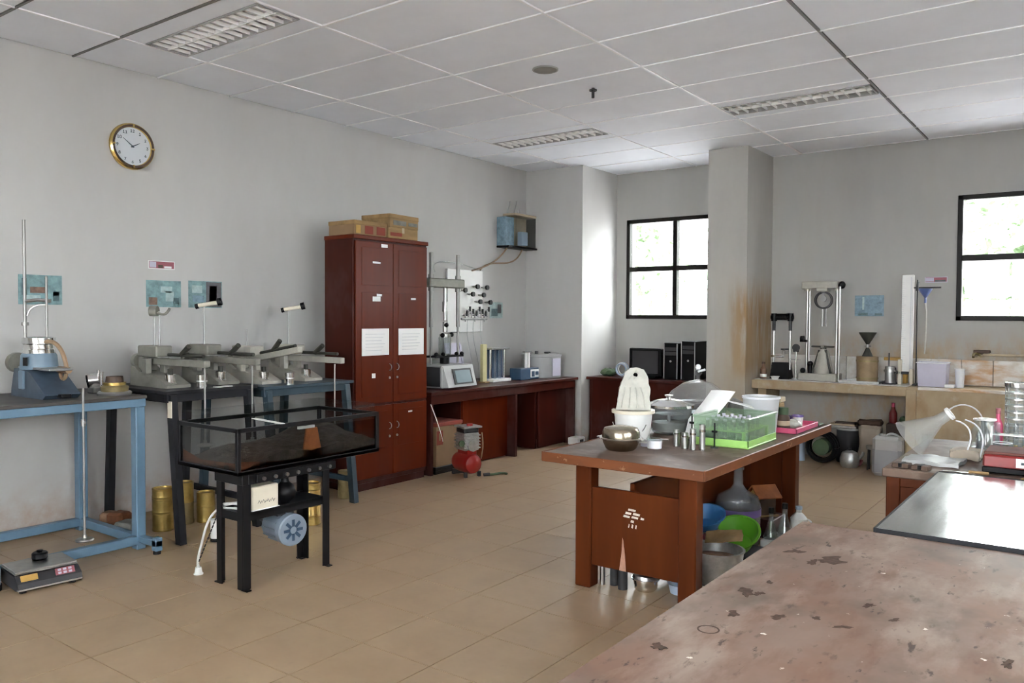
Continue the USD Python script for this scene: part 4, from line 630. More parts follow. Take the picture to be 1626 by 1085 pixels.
# ---------------- on the niche desk ----------------
t = Thing('crt_monitor', 'black tube monitor on the niche desk', 'monitor', (-4.24, 8.40, .765)); t.p('bezel', minus(B(-.20, .20, -.11, -.03, .02, .34, .01), B(-.165, .165, -.15, -.095, .055, .31)), 'black_plastic'); t.p('screen', B(-.165, .165, -.096, -.09, .055, .31), 'dark_case'); t.p('back', hull([(x, -.03, z) for x in (-.19, .19) for z in (.03, .33)]+[(x, .22, z) for x in (-.12, .12) for z in (.07, .27)]), 'black_plastic'); t.p('base', B(-.12, .12, -.1, .12, 0, .022, .006), 'black_plastic')
for lab, x, y, h in (('left black computer tower on the niche desk', -3.905, 8.36, .41), ('right black computer tower on the niche desk, next to the column', -3.715, 8.40, .43)):
    t = Thing('computer_tower', lab, 'computer', (x, y, .765)); t.p('case', B(-.082, .082, -.10, .30, 0, h, .006), 'black_plastic'); t.p('front_trim', J(B(-.082, -.074, -.108, -.098, .01, h-.01), B(.074, .082, -.108, -.098, .01, h-.01)), 'gray_case'); t.p('drive_bays', J(B(-.065, .065, -.106, -.099, h-.09, h-.05, .002), B(-.065, .065, -.106, -.099, h-.14, h-.10, .002)), 'dark_case'); t.p('power_button', C((0, -.106, h*.5), (0, -.099, h*.5), .012, n=12), 'gray_case')
solo('dark_cloth', crumple(S((-4.72, 8.33, .815), .085, (1.2, .9, .5), 3), .03, 14, 4), 'green_dark', 'small dark bundle at the left end of the niche desk', 'bundle')
t = Thing('tubing_coil', 'coil of clear tubing standing on the niche desk', 'coil', (-4.55, 8.33, .765))
for k in range(4): t.p('loop', TU(arc((0, -.03+.02*k, .085), .065+.006*(k % 3), 0, 360, 28, 'xz'), .008), 'white_plastic' if k % 2 else 'pale_blue')

# ---------------- on the work table ----------------
ZT = .722
t = Thing('steamer_pot', 'dented shiny metal bowl with a domed lid on the near edge of the work table', 'bowl', (-2.15, 3.93, ZT))
t.p('bowl', LA([(0, 0), (.07, 0), (.085, .012), (.10, .045), (.102, .066), (.098, .066), (.08, .014), (0, .008)], n=36), 'pot_metal'); t.p('rim', LA([(.098, .062), (.116, .064), (.118, .069), (.098, .072), (.098, .062)], n=36), 'steel'); t.p('lid', LA([(.104, .070), (.104, .10), (.092, .122), (.05, .132), (0, .133), (0, .129), (.09, .118), (.1, .098), (.1, .07), (.104, .07)], n=36), 'pot_metal')
t.p('handle', J(B(.11, .14, -.025, .025, .06, .068, .002), B(-.14, -.11, -.025, .025, .06, .068, .002)), 'steel')
t = Thing('bucket', 'white plastic bucket with a cream rim on the work table', 'bucket', (-2.25, 4.26, ZT)); t.p('body', cup(.095, .112, .17, .004), 'white_plastic'); t.p('rim', LA([(.108, .165), (.127, .168), (.127, .186), (.108, .188), (.108, .165)]), 'cream_plastic'); t.p('lid', C((0, 0, .176), (0, 0, .182), .11, n=28), 'cream_plastic'); t.p('bail', TU(arc((0, 0, .15), .118, 200, 340, 12, 'xz')+np.array([0, -.05, 0]), .003, n=5), 'steel')
t = Thing('plastic_bag', 'white carrier bag with a punched handle standing on the bucket', 'bag', (-2.25, 4.26, ZT+.19))
bagp = [(-.10, 0), (.10, 0), (.095, .10), (.085, .19), (.06, .235), (.02, .245), (-.02, .24), (-.055, .215), (-.075, .15), (-.092, .08)]
bag = minus(PR(bagp, .10, 'y', (0, -.05, 0)), C((.012, -.1, .20), (.012, .1, .20), .014)); bag = trimesh.Trimesh(*trimesh.remesh.subdivide_to_size(bag.vertices, bag.faces, .03))
v = bag.vertices.copy(); v[:, 1] *= np.clip(1.15-v[:, 2]/.25, .16, 1); bag.vertices = v; t.p('bag_body', mv(crumple(bag, .012, 16, 2), rz=30), 'bag_white'); t.p('folds', J(*[mv(TU([(-.07+.045*k, -.055, .01), (-.06+.04*k, -.05, .07), (-.05+.03*k, -.035, .13)], .004, n=5, smooth=8), rz=30) for k in range(4)]), 'bag_white')
t = Thing('small_tub', 'small white round tub before the glass jars on the work table', 'tub', (-2.03, 4.10, ZT)); t.p('body', cup(.040, .042, .045), 'frost_white'); t.p('lid', LA([(0, .045), (.046, .045), (.046, .055), (0, .057)]), 'clear_acrylic'); t.p('clip', B(.035, .085, -.006, .006, .05, .056, .002), 'steel')
t = Thing('bottle_cap', 'lilac plastic cap lying beside the white bucket', 'cap', (-2.10, 4.13, ZT)); t.p('shell', cup(.028, .030, .03), 'lilac'); t.p('ring', LA([(.029, .02), (.032, .02), (.032, .03), (.029, .03), (.029, .02)]), 'white_plastic')
def desiccator(label, x, y, r, h, dome, lidmat, bodymat):
    t = Thing('desiccator', label, 'jar', (x, y, ZT))
    t.p('jar', LA([(0, 0), (r*.6, 0), (r*.72, h*.10), (r*.78, h*.45), (r*.96, h*.62), (r*.97, h*.92), (r*1.08, h*.94), (r*1.08, h), (r*.92, h), (r*.92, h*.64), (r*.74, h*.46), (r*.68, h*.1), (0, .01)], n=40), bodymat)
    t.p('lid', LA([(r*1.08, h+.002), (r*1.08, h+.018), (r*.9, h+dome*.45), (r*.5, h+dome*.82), (r*.14, h+dome*.95), (0, h+dome*.96), (0, h+dome*.91), (r*.48, h+dome*.76), (r*.86, h+dome*.4), (r*1.0, h+.018), (r*1.0, h+.002), (r*1.08, h+.002)], n=40), lidmat)
    t.p('knob', LA([(0, h+dome*.93), (.014, h+dome*.95), (.012, h+dome*1.12), (.026, h+dome*1.25), (.026, h+dome*1.38), (0, h+dome*1.45)]), 'clear_glass' if lidmat != 'chrome' else 'steel'); return t
d = desiccator('glass jar with a bright metal lid and steel knob on the work table', -2.23, 4.70, .148, .165, .055, 'chrome', 'dim_glass'); d.p('stand', J(C((0, 0, .01), (0, 0, .12), .012), C((0, 0, .12), (0, 0, .125), .09)), 'dull_steel'); d.p('powder', LA([(0, .016), (.095, .016), (.105, .07), (0, .075)]), 'bag_white')
d = desiccator('large glass desiccator with a domed glass lid and glass knob', -2.21, 5.10, .195, .17, .15, 'dome_glass', 'dim_glass'); d.p('plate', C((0, 0, .09), (0, 0, .096), .13), 'white_plastic'); d.p('valve', J(C((0, 0, .37), (.05, 0, .385), .008, n=8), S((0, 0, .40), .02, sub=1)), 'frost_white')
sheet = B(-.075, .075, -.0015, .0015, 0, .30); sheet = trimesh.Trimesh(*trimesh.remesh.subdivide_to_size(sheet.vertices, sheet.faces, .025)); v = sheet.vertices.copy(); v[:, 1] += .05*np.sin(v[:, 2]*9)+.10*(v[:, 0]/.075)**2*.25; v[:, 0] += np.maximum(v[:, 2]-.12, 0)*.75; sheet.vertices = v
solo('paper_sheet', mv(sheet, (-2.01, 4.60, ZT+.005), rx=-14, rz=4), 'white_paper', 'curled white paper sheet leaning on the glass jars', 'paper')
solo('paper_sheet', mv(crumple(mv(trimesh.Trimesh(*trimesh.remesh.subdivide_to_size(*[(q.vertices, q.faces) for q in [B(-.10, .10, -.07, .07, 0, .003)]][0], .03)), (0, 0, 0), ry=12), .012, 9, 6), (-1.83, 4.80, ZT+.205), rz=30), 'white_paper', 'white paper lying on the green clear box', 'paper')
for k, (x, y, h, r, lab) in enumerate(((-1.99, 4.30, .085, .0125, 'leftmost of the small steel cylinders on the work table'), (-1.955, 4.225, .097, .0135, 'second small steel cylinder from the left on the work table'), (-1.885, 4.18, .09, .0145, 'third small steel cylinder from the left on the work table'), (-1.83, 4.165, .118, .0135, 'fourth small steel cylinder from the left on the work table'), (-1.79, 4.20, .14, .0135, 'tallest small steel cylinder beside the green box'))):
    t = Thing('steel_cylinder', lab, 'cylinder', (x, y, ZT)); t.p('tube', cup(r*1.25, r*1.25, h, .002, n=16), 'steel'); t.p('ring', LA([(r*1.2, h*.72), (r*1.4, h*.72), (r*1.4, h*.82), (r*1.2, h*.82), (r*1.2, h*.72)], n=16), 'chrome'); t.p('base', C((0, 0, 0), (0, 0, .006), r*1.35, n=16), 'chrome')
for x, y, h, lab in ((-1.985, 4.50, .16, 'thin black rod behind the steel cylinders'), (-1.765, 4.31, .14, 'thin black rod with a cross clip before the green box')):
    t = Thing('rod_stand', lab, 'rod', (x, y, ZT)); t.p('rod', C((0, 0, .004), (0, 0, h), .0045, n=8), 'black_plastic'); t.p('foot', C((0, 0, 0), (0, 0, .005), .022, n=14), 'dark_case'); t.p('clip', B(-.016, .016, -.005, .005, h*.62, h*.70, .002), 'black_plastic')
t = Thing('clear_box', 'green tinted clear plastic box of test tubes on the work table', 'box', (-1.755, 4.60, ZT))
t.p('wall', J(B(-.16, .16, -.23, -.226, .01, .165), B(-.16, .16, .226, .23, .01, .165), B(-.16, -.156, -.23, .23, .01, .165), B(.156, .16, -.23, .23, .01, .165)), 'green_clear', smooth=False); t.p('tray', J(B(-.165, .165, -.235, .235, 0, .012, .004), B(-.163, .163, -.233, -.228, .01, .045), B(.158, .163, -.233, .233, .01, .045)), 'lime'); t.p('rim', J(B(-.168, .168, -.238, -.226, .16, .172, .003), B(-.168, .168, .226, .238, .16, .172, .003), B(-.168, -.156, -.23, .23, .16, .172, .003), B(.156, .168, -.23, .23, .16, .172, .003)), 'green_clear')
t = Thing('tube_rack', 'rack inside the green clear box', 'rack', (-1.755, 4.60, ZT+.013)); t.p('plate', minus(B(-.13, .13, -.2, .2, .07, .076), *[C((-.105+.052*i, -.16+.08*j, .05), (-.105+.052*i, -.16+.08*j, .09), .013, n=12) for i in range(5) for j in range(5)]), 'lime'); t.p('rack_legs', J(*[B(x-.008, x+.008, y-.008, y+.008, 0, .07) for x in (-.12, .12) for y in (-.19, .19)]), 'lime')
tube0 = None
for i in range(5):
    for j in range(4):
        loc = (-1.755-.105+.052*i, 4.60-.16+.08*j, ZT+.02)
        if tube0 is None:
            tube0 = Thing('test_tube', 'clear test tube with a pale stopper in the green box', 'test tube', loc, group='test tubes in the green box'); tube0.p('glass', LA([(0, 0), (.007, .003), (.0105, .012), (.0105, .125), (.009, .125), (.009, .014), (0, .005)], n=12), 'clear_glass'); tube0.p('stopper', C((0, 0, .118), (0, 0, .135), .0105, n=10), 'lilac')
        else: tube0.dup(loc, 0, 'clear test tube with a pale stopper in the green box')
t = Thing('plastic_bin', 'tall translucent round plastic bin on the work table', 'bin', (-1.755, 5.03, ZT)); t.p('wall', cup(.092, .112, .235, .003, n=36), 'translucent'); t.p('rim', LA([(.109, .225), (.118, .226), (.118, .238), (.109, .239), (.109, .225)], n=36), 'frost_white')
t = Thing('hand_tool', 'dark metal hand tool with a pale wooden handle behind the translucent bin', 'tool', (-2.02, 5.42, ZT)); t.p('body', J(mv(C((-.09, 0, 0), (.06, 0, 0), .05), (0, 0, .10), ry=20), C((-.02, 0, 0), (-.02, 0, .07), .03)), 'wood_gray'); t.p('motor_end', mv(C((.06, 0, 0), (.10, 0, 0), .06), (0, 0, .10), ry=20), 'dark_case'); t.p('grip', mv(B(-.05, .05, -.03, .03, 0, .17, .012), (.10, .05, .03), ry=8), 'beige'); t.p('base', B(-.06, .06, -.05, .05, 0, .02, .004), 'dark_case')
t = Thing('brown_block', 'brown wooden block beside the hand tool on the work table', 'block', (-1.80, 5.40, ZT)); t.p('block', B(-.06, .06, -.05, .05, 0, .17, .008), 'old_wood'); t.p('cap', B(-.065, .065, -.055, .055, .17, .205, .006), 'beige')
t = Thing('pink_tray', 'pink plastic tray at the far right edge of the work table', 'tray', (-1.65, 5.36, ZT)); t.p('bottom', B(-.085, .085, -.23, .23, 0, .008, .003), 'pink'); t.p('wall', J(B(-.09, -.083, -.235, .235, .003, .035, .002), B(.083, .09, -.235, .235, .003, .035, .002), B(-.09, .09, -.235, -.228, .003, .035, .002), B(-.09, .09, .228, .235, .003, .035, .002)), 'pink')
t = Thing('dark_jar', 'dark jar with a green lid standing in the pink tray', 'jar', (-1.68, 5.24, ZT+.009)); t.p('body', LA([(0, 0), (.036, 0), (.04, .01), (.04, .08), (.028, .10), (0, .10)]), 'dark_brown'); t.p('lid', C((0, 0, .10), (0, 0, .145), .032, n=16), 'green_dark'); t.p('label_band', LA([(.0402, .03), (.041, .03), (.041, .06), (.0402, .06), (.0402, .03)]), 'beige')
solo('crumpled_rag', crumple(S((-1.64, 5.35, ZT+.04), .05, (1, 1.3, .6), 3), .022, 22, 8), 'bag_white', 'crumpled pale rag in the pink tray', 'rag')
t = Thing('white_cup', 'small white cup with a purple rim at the far end of the pink tray', 'cup', (-1.66, 5.48, ZT+.009)); t.p('wall', cup(.028, .034, .07, .003), 'white_plastic'); t.p('rim', LA([(.032, .062), (.037, .062), (.037, .075), (.032, .075), (.032, .062)]), 'purple')
solo('purple_cloth', crumple(S((-1.72, 5.54, ZT+.04), .05, (.8, .6, .55), 3), .022, 22, 9), 'purple', 'small purple cloth behind the white cup in the pink tray', 'cloth')
solo('blue_cloth', crumple(B(-1.60, -1.56, 5.62, 5.74, ZT, ZT+.012, .004).subdivide().subdivide(), .006, 20, 3), 'green_dark', 'flat dark scrap at the far right corner of the work table', 'scrap')

# ---------------- under the work table ----------------
t = Thing('carboy', 'large clear glass carboy with a narrow neck under the work table', 'bottle', (-1.885, 5.0, 0)); t.p('glass', LA([(0, 0), (.12, 0), (.14, .02), (.142, .26), (.125, .315), (.05, .36), (.03, .39), (.028, .48), (.036, .485), (.036, .50), (.022, .50), (.022, .39), (.045, .352), (.118, .31), (.136, .26), (.134, .02), (0, .006)], n=40), 'dim_glass'); t.p('purple_band', LA([(.1425, .20), (.144, .20), (.144, .245), (.1425, .245), (.1425, .20)], n=40), 'purple')
t = Thing('bird_house', 'little wooden house with a clay coloured roof under the work table', 'model', (-1.845, 5.36, .14), rz=-38); t.p('house_wall', PR([(-.055, 0), (.055, 0), (.055, .11), (0, .165), (-.055, .11)], .12, 'y', (0, -.06, 0)), 'dark_brown'); t.p('roof', J(mv(B(-.005, .11, -.09, .09, -.005, .006, .002), (0, 0, .185), ry=40), mv(B(-.11, .005, -.09, .09, -.005, .006, .002), (0, 0, .185), ry=-40)), 'clay'); t.p('gable', PR([(-.07, .105), (.07, .105), (0, .17)], .008, 'y', (0, -.075, 0)), 'amber'); t.p('base', B(-.07, .07, -.08, .08, -.012, 0, .003), 'old_wood')
solo('wooden_crate', J(B(-1.925, -1.74, 5.24, 5.50, .0, .125, .004)), 'dark_red_wood', 'dark wooden block carrying the little house', 'block')
t = Thing('green_bowl', 'bright green plastic bowl tipped towards the right under the work table', 'bowl', (-1.77, 4.68, .09)); t.p('bowl', mv(LA([(0, 0), (.09, 0), (.145, .09), (.152, .09), (.152, .096), (.142, .096), (.088, .008), (0, .008)], n=40), rx=28), 'green_plastic'); t.p('rim', mv(LA([(.146, .088), (.157, .09), (.157, .099), (.146, .1), (.146, .088)], n=40), rx=28), 'green_plastic')
solo('plastic_crate', J(B(-1.90, -1.64, 4.58, 4.88, 0, .05, .006)), 'dark_case', 'low dark crate under the green bowl', 'crate')
t = Thing('blue_bowl', 'blue plastic bowl behind the near table leg', 'bowl', (-1.855, 4.42, .245)); t.p('bowl', mv(LA([(0, 0), (.07, 0), (.115, .07), (.122, .07), (.122, .076), (.11, .076), (.068, .006), (0, .006)], n=36), rx=20), 'blue_plastic'); t.p('foot_ring', mv(LA([(.05, -.006), (.07, -.006), (.07, .004), (.05, .004), (.05, -.006)], n=30), rx=20), 'blue_plastic')
t = Thing('paint_can', 'dented tin standing under the blue bowl', 'can', (-1.855, 4.42, 0)); t.p('body', LA([(0, 0), (.07, 0), (.07, .22), (0, .225)]), 'dull_steel'); t.p('rim', LA([(.068, .21), (.075, .212), (.075, .226), (.068, .226), (.068, .21)]), 'steel')
t = Thing('metal_pot', 'large battered aluminium pot with a loose bail under the near table corner', 'pot', (-1.70, 4.19, 0)); t.p('pot', LA([(0, 0), (.09, 0), (.12, .02), (.14, .10), (.148, .185), (.156, .187), (.156, .193), (.143, .193), (.133, .10), (.114, .024), (0, .008)], n=36), 'alu'); t.p('handle', J(TU(arc((0, -.10, .14), .05, 180, 360, 9, 'xz')+np.array([-.08, -.02, 0]), .006), ), 'steel'); t.p('soil', LA([(0, .14), (.13, .14), (0, .165)]), 'soil')
solo('kraft_paper', crumple(mv(trimesh.Trimesh(*trimesh.remesh.subdivide_to_size(B(-.10, .10, -.07, .07, 0, .004).vertices, B(-.10, .10, -.07, .07, 0, .004).faces, .03)), (-1.70, 4.30, .235), rz=20, ry=-6, rx=12), .012, 12, 7), 'old_wood', 'piece of brown kraft paper resting on the pot and bowl', 'paper')
solo('red_cloth', crumple(B(-1.83, -1.77, 4.27, 4.36, .205, .222, .005).subdivide().subdivide(), .008, 20, 3), 'sign_red', 'red rag strip beside the brown paper under the table', 'rag')
for lab, x, y, r, h in (('nearer conical glass flask under the work table', -1.69, 5.06, .045, .16), ('conical glass flask closer to the far leg under the work table', -1.645, 5.19, .05, .17)):
    t = Thing('glass_flask', lab, 'flask', (x, y, .06)); t.p('glass', LA([(0, 0), (r, 0), (r*1.02, .012), (r*.35, h*.72), (r*.32, h), (r*.42, h*1.02), (r*.28, h*1.02), (r*.28, h*.72), (r*.9, .014), (0, .006)]), 'clear_glass'); t.p('liquid', LA([(0, .008), (r*.88, .014), (r*.72, h*.25), (0, h*.25)]), 'dim_glass'); t.p('stopper', C((0, 0, h), (0, 0, h+.035), r*.36, n=12), 'rubber')
solo('white_box', B(-1.738, -1.585, 5.0, 5.25, 0, .058, .006), 'frost_white', 'low white tray of flasks under the work table', 'tray')
t = Thing('white_jug', 'white plastic jug near the far leg under the work table', 'jug', (-1.62, 5.40, 0)); t.p('body', LA([(0, 0), (.05, 0), (.055, .01), (.055, .13), (.03, .16), (.018, .17), (.018, .19), (0, .19)]), 'white_plastic'); t.p('cap', C((0, 0, .19), (0, 0, .21), .022, n=14), 'pale_blue'); t.p('grip', TU(arc((.055, 0, .10), .03, -90, 90, 8, 'xz'), .006), 'white_plastic')
for lab, x, y, r, h, m in (('thin steel tube standing inside the near left table leg', -2.185, 3.80, .015, .16, 'steel'), ('dark iron cylinder beside the thin steel tube under the table', -2.13, 3.83, .022, .14, 'dark_case'), ('rusty cylinder between two dark ones under the table', -2.085, 3.86, .016, .14, 'rust'), ('stout dark cylinder left of the small steel pot under the table', -2.06, 3.80, .026, .15, 'dark_case')):
    t = Thing('iron_cylinder', lab, 'cylinder', (x, y, 0)); t.p('tube', cup(r, r, h, .003, n=18), m); t.p('collar', LA([(r, h*.8), (r*1.12, h*.8), (r*1.12, h*.92), (r, h*.92), (r, h*.8)], n=18), m)
t = Thing('small_pot', 'small shiny steel pot on the floor under the table end panel', 'pot', (-1.955, 3.86, 0)); t.p('pot', LA([(0, 0), (.048, 0), (.06, .012), (.066, .06), (.076, .062), (.076, .068), (.058, .068), (.054, .014), (0, .006)]), 'chrome'); t.p('lid', LA([(.0, .068), (.072, .069), (.066, .085), (.03, .10), (0, .102)]), 'steel'); t.p('knob', C((0, 0, .1), (0, 0, .122), .012, n=12), 'dark_case')
solo('teal_basin', LA([(0, 0), (.05, 0), (.062, .045), (.066, .05), (.058, .05), (.046, .006), (0, .006)], (-1.79, 3.93, 0)), 'pale_blue', 'small pale blue dish inside the near right table leg', 'dish')

# ---------------- on the concrete bench ----------------
ZC = .824
t = Thing('small_press', 'small press with two posts and a black crosshead beside the stained column', 'press', (-2.74, 8.46, ZC))
t.p('base', hull([(-.10, -.07, 0), (.10, -.07, 0), (-.10, .07, 0), (.10, .07, 0), (-.085, -.05, .17), (.085, -.05, .17), (-.085, .05, .17), (.085, .05, .17)]), 'black_plastic'); t.p('post', C((-.085, 0, .15), (-.085, 0, .62), .012), 'steel'); t.p('post', C((.085, 0, .15), (.085, 0, .62), .012), 'steel'); t.p('post_sleeve', J(C((-.085, 0, .50), (-.085, 0, .62), .017), C((.085, 0, .50), (.085, 0, .62), .017)), 'dark_case')
t.p('crosshead', J(C((-.115, 0, .64), (.115, 0, .64), .026), C((-.085, 0, .60), (-.085, 0, .68), .03), C((.085, 0, .60), (.085, 0, .68), .03), C((-.05, 0, .645), (.05, 0, .645), .034)), 'black_plastic'); t.p('dial_arm', J(B(-.11, .02, -.012, .012, .22, .245, .003), B(.01, .03, -.012, .012, .22, .30, .003)), 'chrome'); t.p('hand_wheel', LA([(0, .30), (.04, .30), (.04, .315), (0, .315)], (.03, 0, 0)), 'dark_case')
t = Thing('loading_press', 'tall beige loading press with a proving ring between chrome posts', 'press', (-2.335, 8.46, ZC))
t.p('base', B(-.20, .17, -.12, .12, 0, .075, .006), 'cast_light'); t.p('post', J(C((-.15, 0, .075), (-.15, 0, .95), .013), C((-.115, -.04, .075), (-.115, -.04, .9), .009)), 'steel'); t.p('post', J(C((.14, 0, .075), (.14, 0, .95), .013), C((.175, -.03, 0), (.175, -.03, .95), .009)), 'steel')
t.p('crosshead', J(B(-.20, .15, -.05, .05, .93, 1.005, .008), B(-.05, .06, -.06, .06, .90, .94, .006), C((-.15, 0, .91), (-.15, 0, .94), .03), C((.14, 0, .91), (.14, 0, .94), .03)), 'cast_light'); t.p('end_knob', S((.185, 0, .965), .035, (1, 1, 1.1)), 'black_plastic')
t.p('proving_ring', mv(LA([(.072, -.022), (.088, -.022), (.088, .022), (.072, .022), (.072, -.022)], n=40), (.01, 0, .815), rx=90), 'dark_case'); t.p('ring_gauge', J(C((.01, -.02, .83), (.01, .02, .83), .03), B(.0, .02, -.008, .008, .80, .89)), 'gray_case'); t.p('ring_mount', C((.01, 0, .895), (.01, 0, .93), .03), 'dull_steel'); t.p('plunger', C((.0, 0, .55), (.0, 0, .74), .014), 'dull_steel'); t.p('guide_rod', C((.035, 0, .55), (.035, 0, .73), .008), 'dull_steel')
t.p('jack', J(LA([(0, .075), (.10, .075), (.06, .28), (.03, .32), (.0, .32)], (.015, 0, 0))), 'cast_light'); t.p('jack_struts', J(*[TU([(.015+.09*s, -.06, .08), (.015+.03*s, -.03, .31)], .012, n=8) for s in (-1, 1)]), 'cast_dark'); t.p('platen', J(C((.015, 0, .32), (.015, 0, .335), .03), B(-.10, .12, -.02, .02, .335, .352, .004)), 'cast_dark'); t.p('bright_nut', C((.015, -.03, .345), (.015, .03, .345), .018, n=12), 'chrome')
t.p('side_gauge', J(C((-.195, -.06, .42), (-.16, -.06, .42), .03), C((-.20, -.06, .40), (-.13, -.06, .40), .012)), 'black_plastic'); t.p('pressure_knob', J(C((-.09, -.08, .075), (-.09, -.08, .16), .02), S((-.09, -.08, .17), .03, sub=1)), 'black_plastic'); t.p('pressure_knob', S((-.16, -.09, .10), .028, sub=1), 'black_plastic')
t = Thing('dial_stand', 'small dial gauge stand between the two presses', 'gauge', (-2.575, 8.40, ZC)); t.p('rod', C((0, 0, 0), (0, 0, .32), .006, n=8), 'steel'); t.p('dial', J(C((0, -.012, .33), (0, .012, .33), .036), B(-.03, .03, -.006, .006, .285, .305, .003)), 'dark_case'); t.p('foot', C((0, 0, 0), (0, 0, .014), .04), 'dull_steel'); t.p('arm', J(B(-.07, .05, -.006, .006, .20, .212), C((-.06, 0, .1), (-.06, 0, .21), .007, n=8)), 'steel')
t = Thing('brown_bottle', 'small brown bottle at the column end of the concrete bench', 'bottle', (-2.885, 8.33, ZC)); t.p('body', LA([(0, 0), (.03, 0), (.034, .01), (.034, .10), (.014, .13), (.014, .155), (0, .155)]), 'bottle_brown'); t.p('cap', C((0, 0, .155), (0, 0, .175), .018, n=12), 'dark_brown'); t.p('label_band', LA([(.0345, .02), (.036, .02), (.036, .05), (.0345, .05), (.0345, .02)]), 'white_plastic')
t = Thing('white_dish', 'small white dish before the small press', 'dish', (-2.76, 8.32, ZC)); t.p('dish', LA([(0, 0), (.03, 0), (.042, .03), (.038, .03), (.026, .006), (0, .006)]), 'white_plastic'); t.p('rim', LA([(.038, .027), (.046, .027), (.046, .032), (.038, .032), (.038, .027)]), 'white_plastic')
t = Thing('metal_tray', 'thin grey metal tray under the wooden drum and the dark cone', 'tray', (-1.92, 8.44, ZC)); t.p('bottom', B(-.20, .16, -.14, .14, 0, .008, .002), 'alu'); t.p('rim', J(B(-.205, .165, -.145, -.137, .002, .024, .001), B(-.205, .165, .137, .145, .002, .024, .001), B(-.205, -.197, -.14, .14, .002, .024, .001), B(.157, .165, -.14, .14, .002, .024, .001)), 'alu')
t = Thing('sand_drum', 'tan round drum on the tray under the dark cone', 'drum', (-1.90, 8.46, ZC+.009)); t.p('drum', LA([(0, 0), (.09, 0), (.096, .01), (.10, .25), (.092, .25), (.088, .24), (0, .24)], n=32), 'drum_tan'); t.p('hoop', LA([(.0965, .03), (.101, .03), (.101, .045), (.0965, .045), (.0965, .03)], n=32), 'brass_dull'); t.p('hoop', LA([(.099, .20), (.104, .20), (.104, .215), (.099, .215), (.099, .2)], n=32), 'brass_dull')
t = Thing('sand_cone', 'dark metal double cone standing on the tan drum', 'funnel', (-1.90, 8.46, ZC+.26)); t.p('upper_cone', LA([(.012, .115), (.078, .225), (.082, .235), (.074, .235), (.008, .118), (.012, .115)]), 'cast_dark'); t.p('lower_cone', LA([(.008, .09), (.018, .075), (.05, .0), (.046, 0), (.014, .07), (.006, .09)]), 'cast_dark'); t.p('valve', J(C((0, 0, .085), (0, 0, .12), .014), C((-.03, 0, .10), (.03, 0, .10), .006, n=8)), 'dull_steel')
t = Thing('steel_mould', 'grey steel mould cylinder left of the white measuring board', 'mould', (-1.685, 8.42, ZC)); t.p('cylinder', cup(.045, .045, .17, .005), 'dull_steel'); t.p('collar', LA([(.045, .12), (.055, .12), (.055, .14), (.045, .14), (.045, .12)]), 'steel'); t.p('rod', J(C((-.01, 0, .05), (-.01, 0, .30), .006, n=8), C((.05, 0, .0), (.05, 0, .16), .006, n=8)), 'dark_case'); t.p('base', B(-.06, .06, -.06, .06, 0, .012, .003), 'dark_case')
solo('wooden_scoop', J(B(-1.78, -1.62, 8.60, 8.66, ZC+.22, ZC+.25, .006), B(-1.62, -1.57, 8.58, 8.68, ZC, ZC+.27, .006)), 'amber', 'yellowish wooden piece behind the steel mould', 'wood')
t = Thing('measuring_board', 'tall narrow white measuring board with a scale on the concrete bench', 'board', (-1.545, 8.46, ZC)); t.p('board', B(-.055, .05, .0, .022, .10, 1.05, .003), 'white_plastic'); t.p('slot', B(.022, .032, -.004, .0, .12, 1.03), 'faded_ink'); t.p('support', J(B(-.075, -.04, -.03, .04, 0, .24, .004), B(.03, .06, -.03, .04, 0, .15, .004)), 'cream_plastic')
t.p('tick', J(*[B(-.055, -.055+(.022 if k % 4 else .04), -.0015, .0, .20+.02*k, .2035+.02*k) for k in range(40)]), 'faded_ink', kind='stuff'); t.p('clamp', J(B(-.09, .02, -.03, .0, .10, .125, .003)), 'dark_case')
t = Thing('retort_stand', 'thin dark stand with a clamp arm holding the blue funnel', 'stand', (-1.463, 8.45, ZC)); t.p('rod', C((0, 0, .012), (0, 0, 1.0), .006, n=8), 'dark_case'); t.p('foot', B(-.018, .018, -.09, .09, 0, .014, .003), 'dark_case'); t.p('clamp_arm', J(C((-.03, 0, .925), (.20, 0, .925), .007, n=8), C((0, -.02, .90), (0, .02, .98), .012, n=8)), 'dark_case')
t = Thing('funnel', 'blue funnel held in the stand with a thin clear tube below', 'funnel', (-1.395, 8.45, ZC)); t.p('cone', LA([(.01, .83), (.058, .905), (.06, .915), (.056, .915), (.006, .835), (.006, .78), (.01, .78), (.01, .83)]), 'funnel_blue'); t.p('hose', TU([(0, 0, .78), (.012, .0, .6), (.008, 0, .45), (.002, 0, .30)], .006, smooth=12), 'bag_white')
t = Thing('plastic_tub', 'lilac white plastic tub on the concrete bench', 'tub', (-1.31, 8.42, ZC)); t.p('tub', minus(hull([(x*.115, y*.09, 0) for x in (-1, 1) for y in (-1, 1)]+[(x*.125, y*.10, .225) for x in (-1, 1) for y in (-1, 1)]), hull([(x*.109, y*.084, .006) for x in (-1, 1) for y in (-1, 1)]+[(x*.119, y*.094, .23) for x in (-1, 1) for y in (-1, 1)])), 'lilac'); t.p('rim', J(B(-.132, .132, -.107, -.098, .217, .228, .003), B(-.132, .132, .098, .107, .217, .228, .003), B(-.132, -.122, -.1, .1, .217, .228, .003), B(.122, .132, -.1, .1, .217, .228, .003)), 'frost_white')
t = Thing('paper_cup', 'small pale green white cup right of the lilac tub', 'cup', (-1.09, 8.42, ZC)); t.p('wall', cup(.034, .042, .17, .003), 'frost_white'); t.p('rim', LA([(.040, .165), (.046, .165), (.046, .173), (.040, .173), (.040, .165)]), 'white_plastic')
solo('white_plate', B(-1.20, -1.12, 8.30, 8.40, ZC, ZC+.03, .004), 'white_plastic', 'low white block between the lilac tub and the cup', 'block')
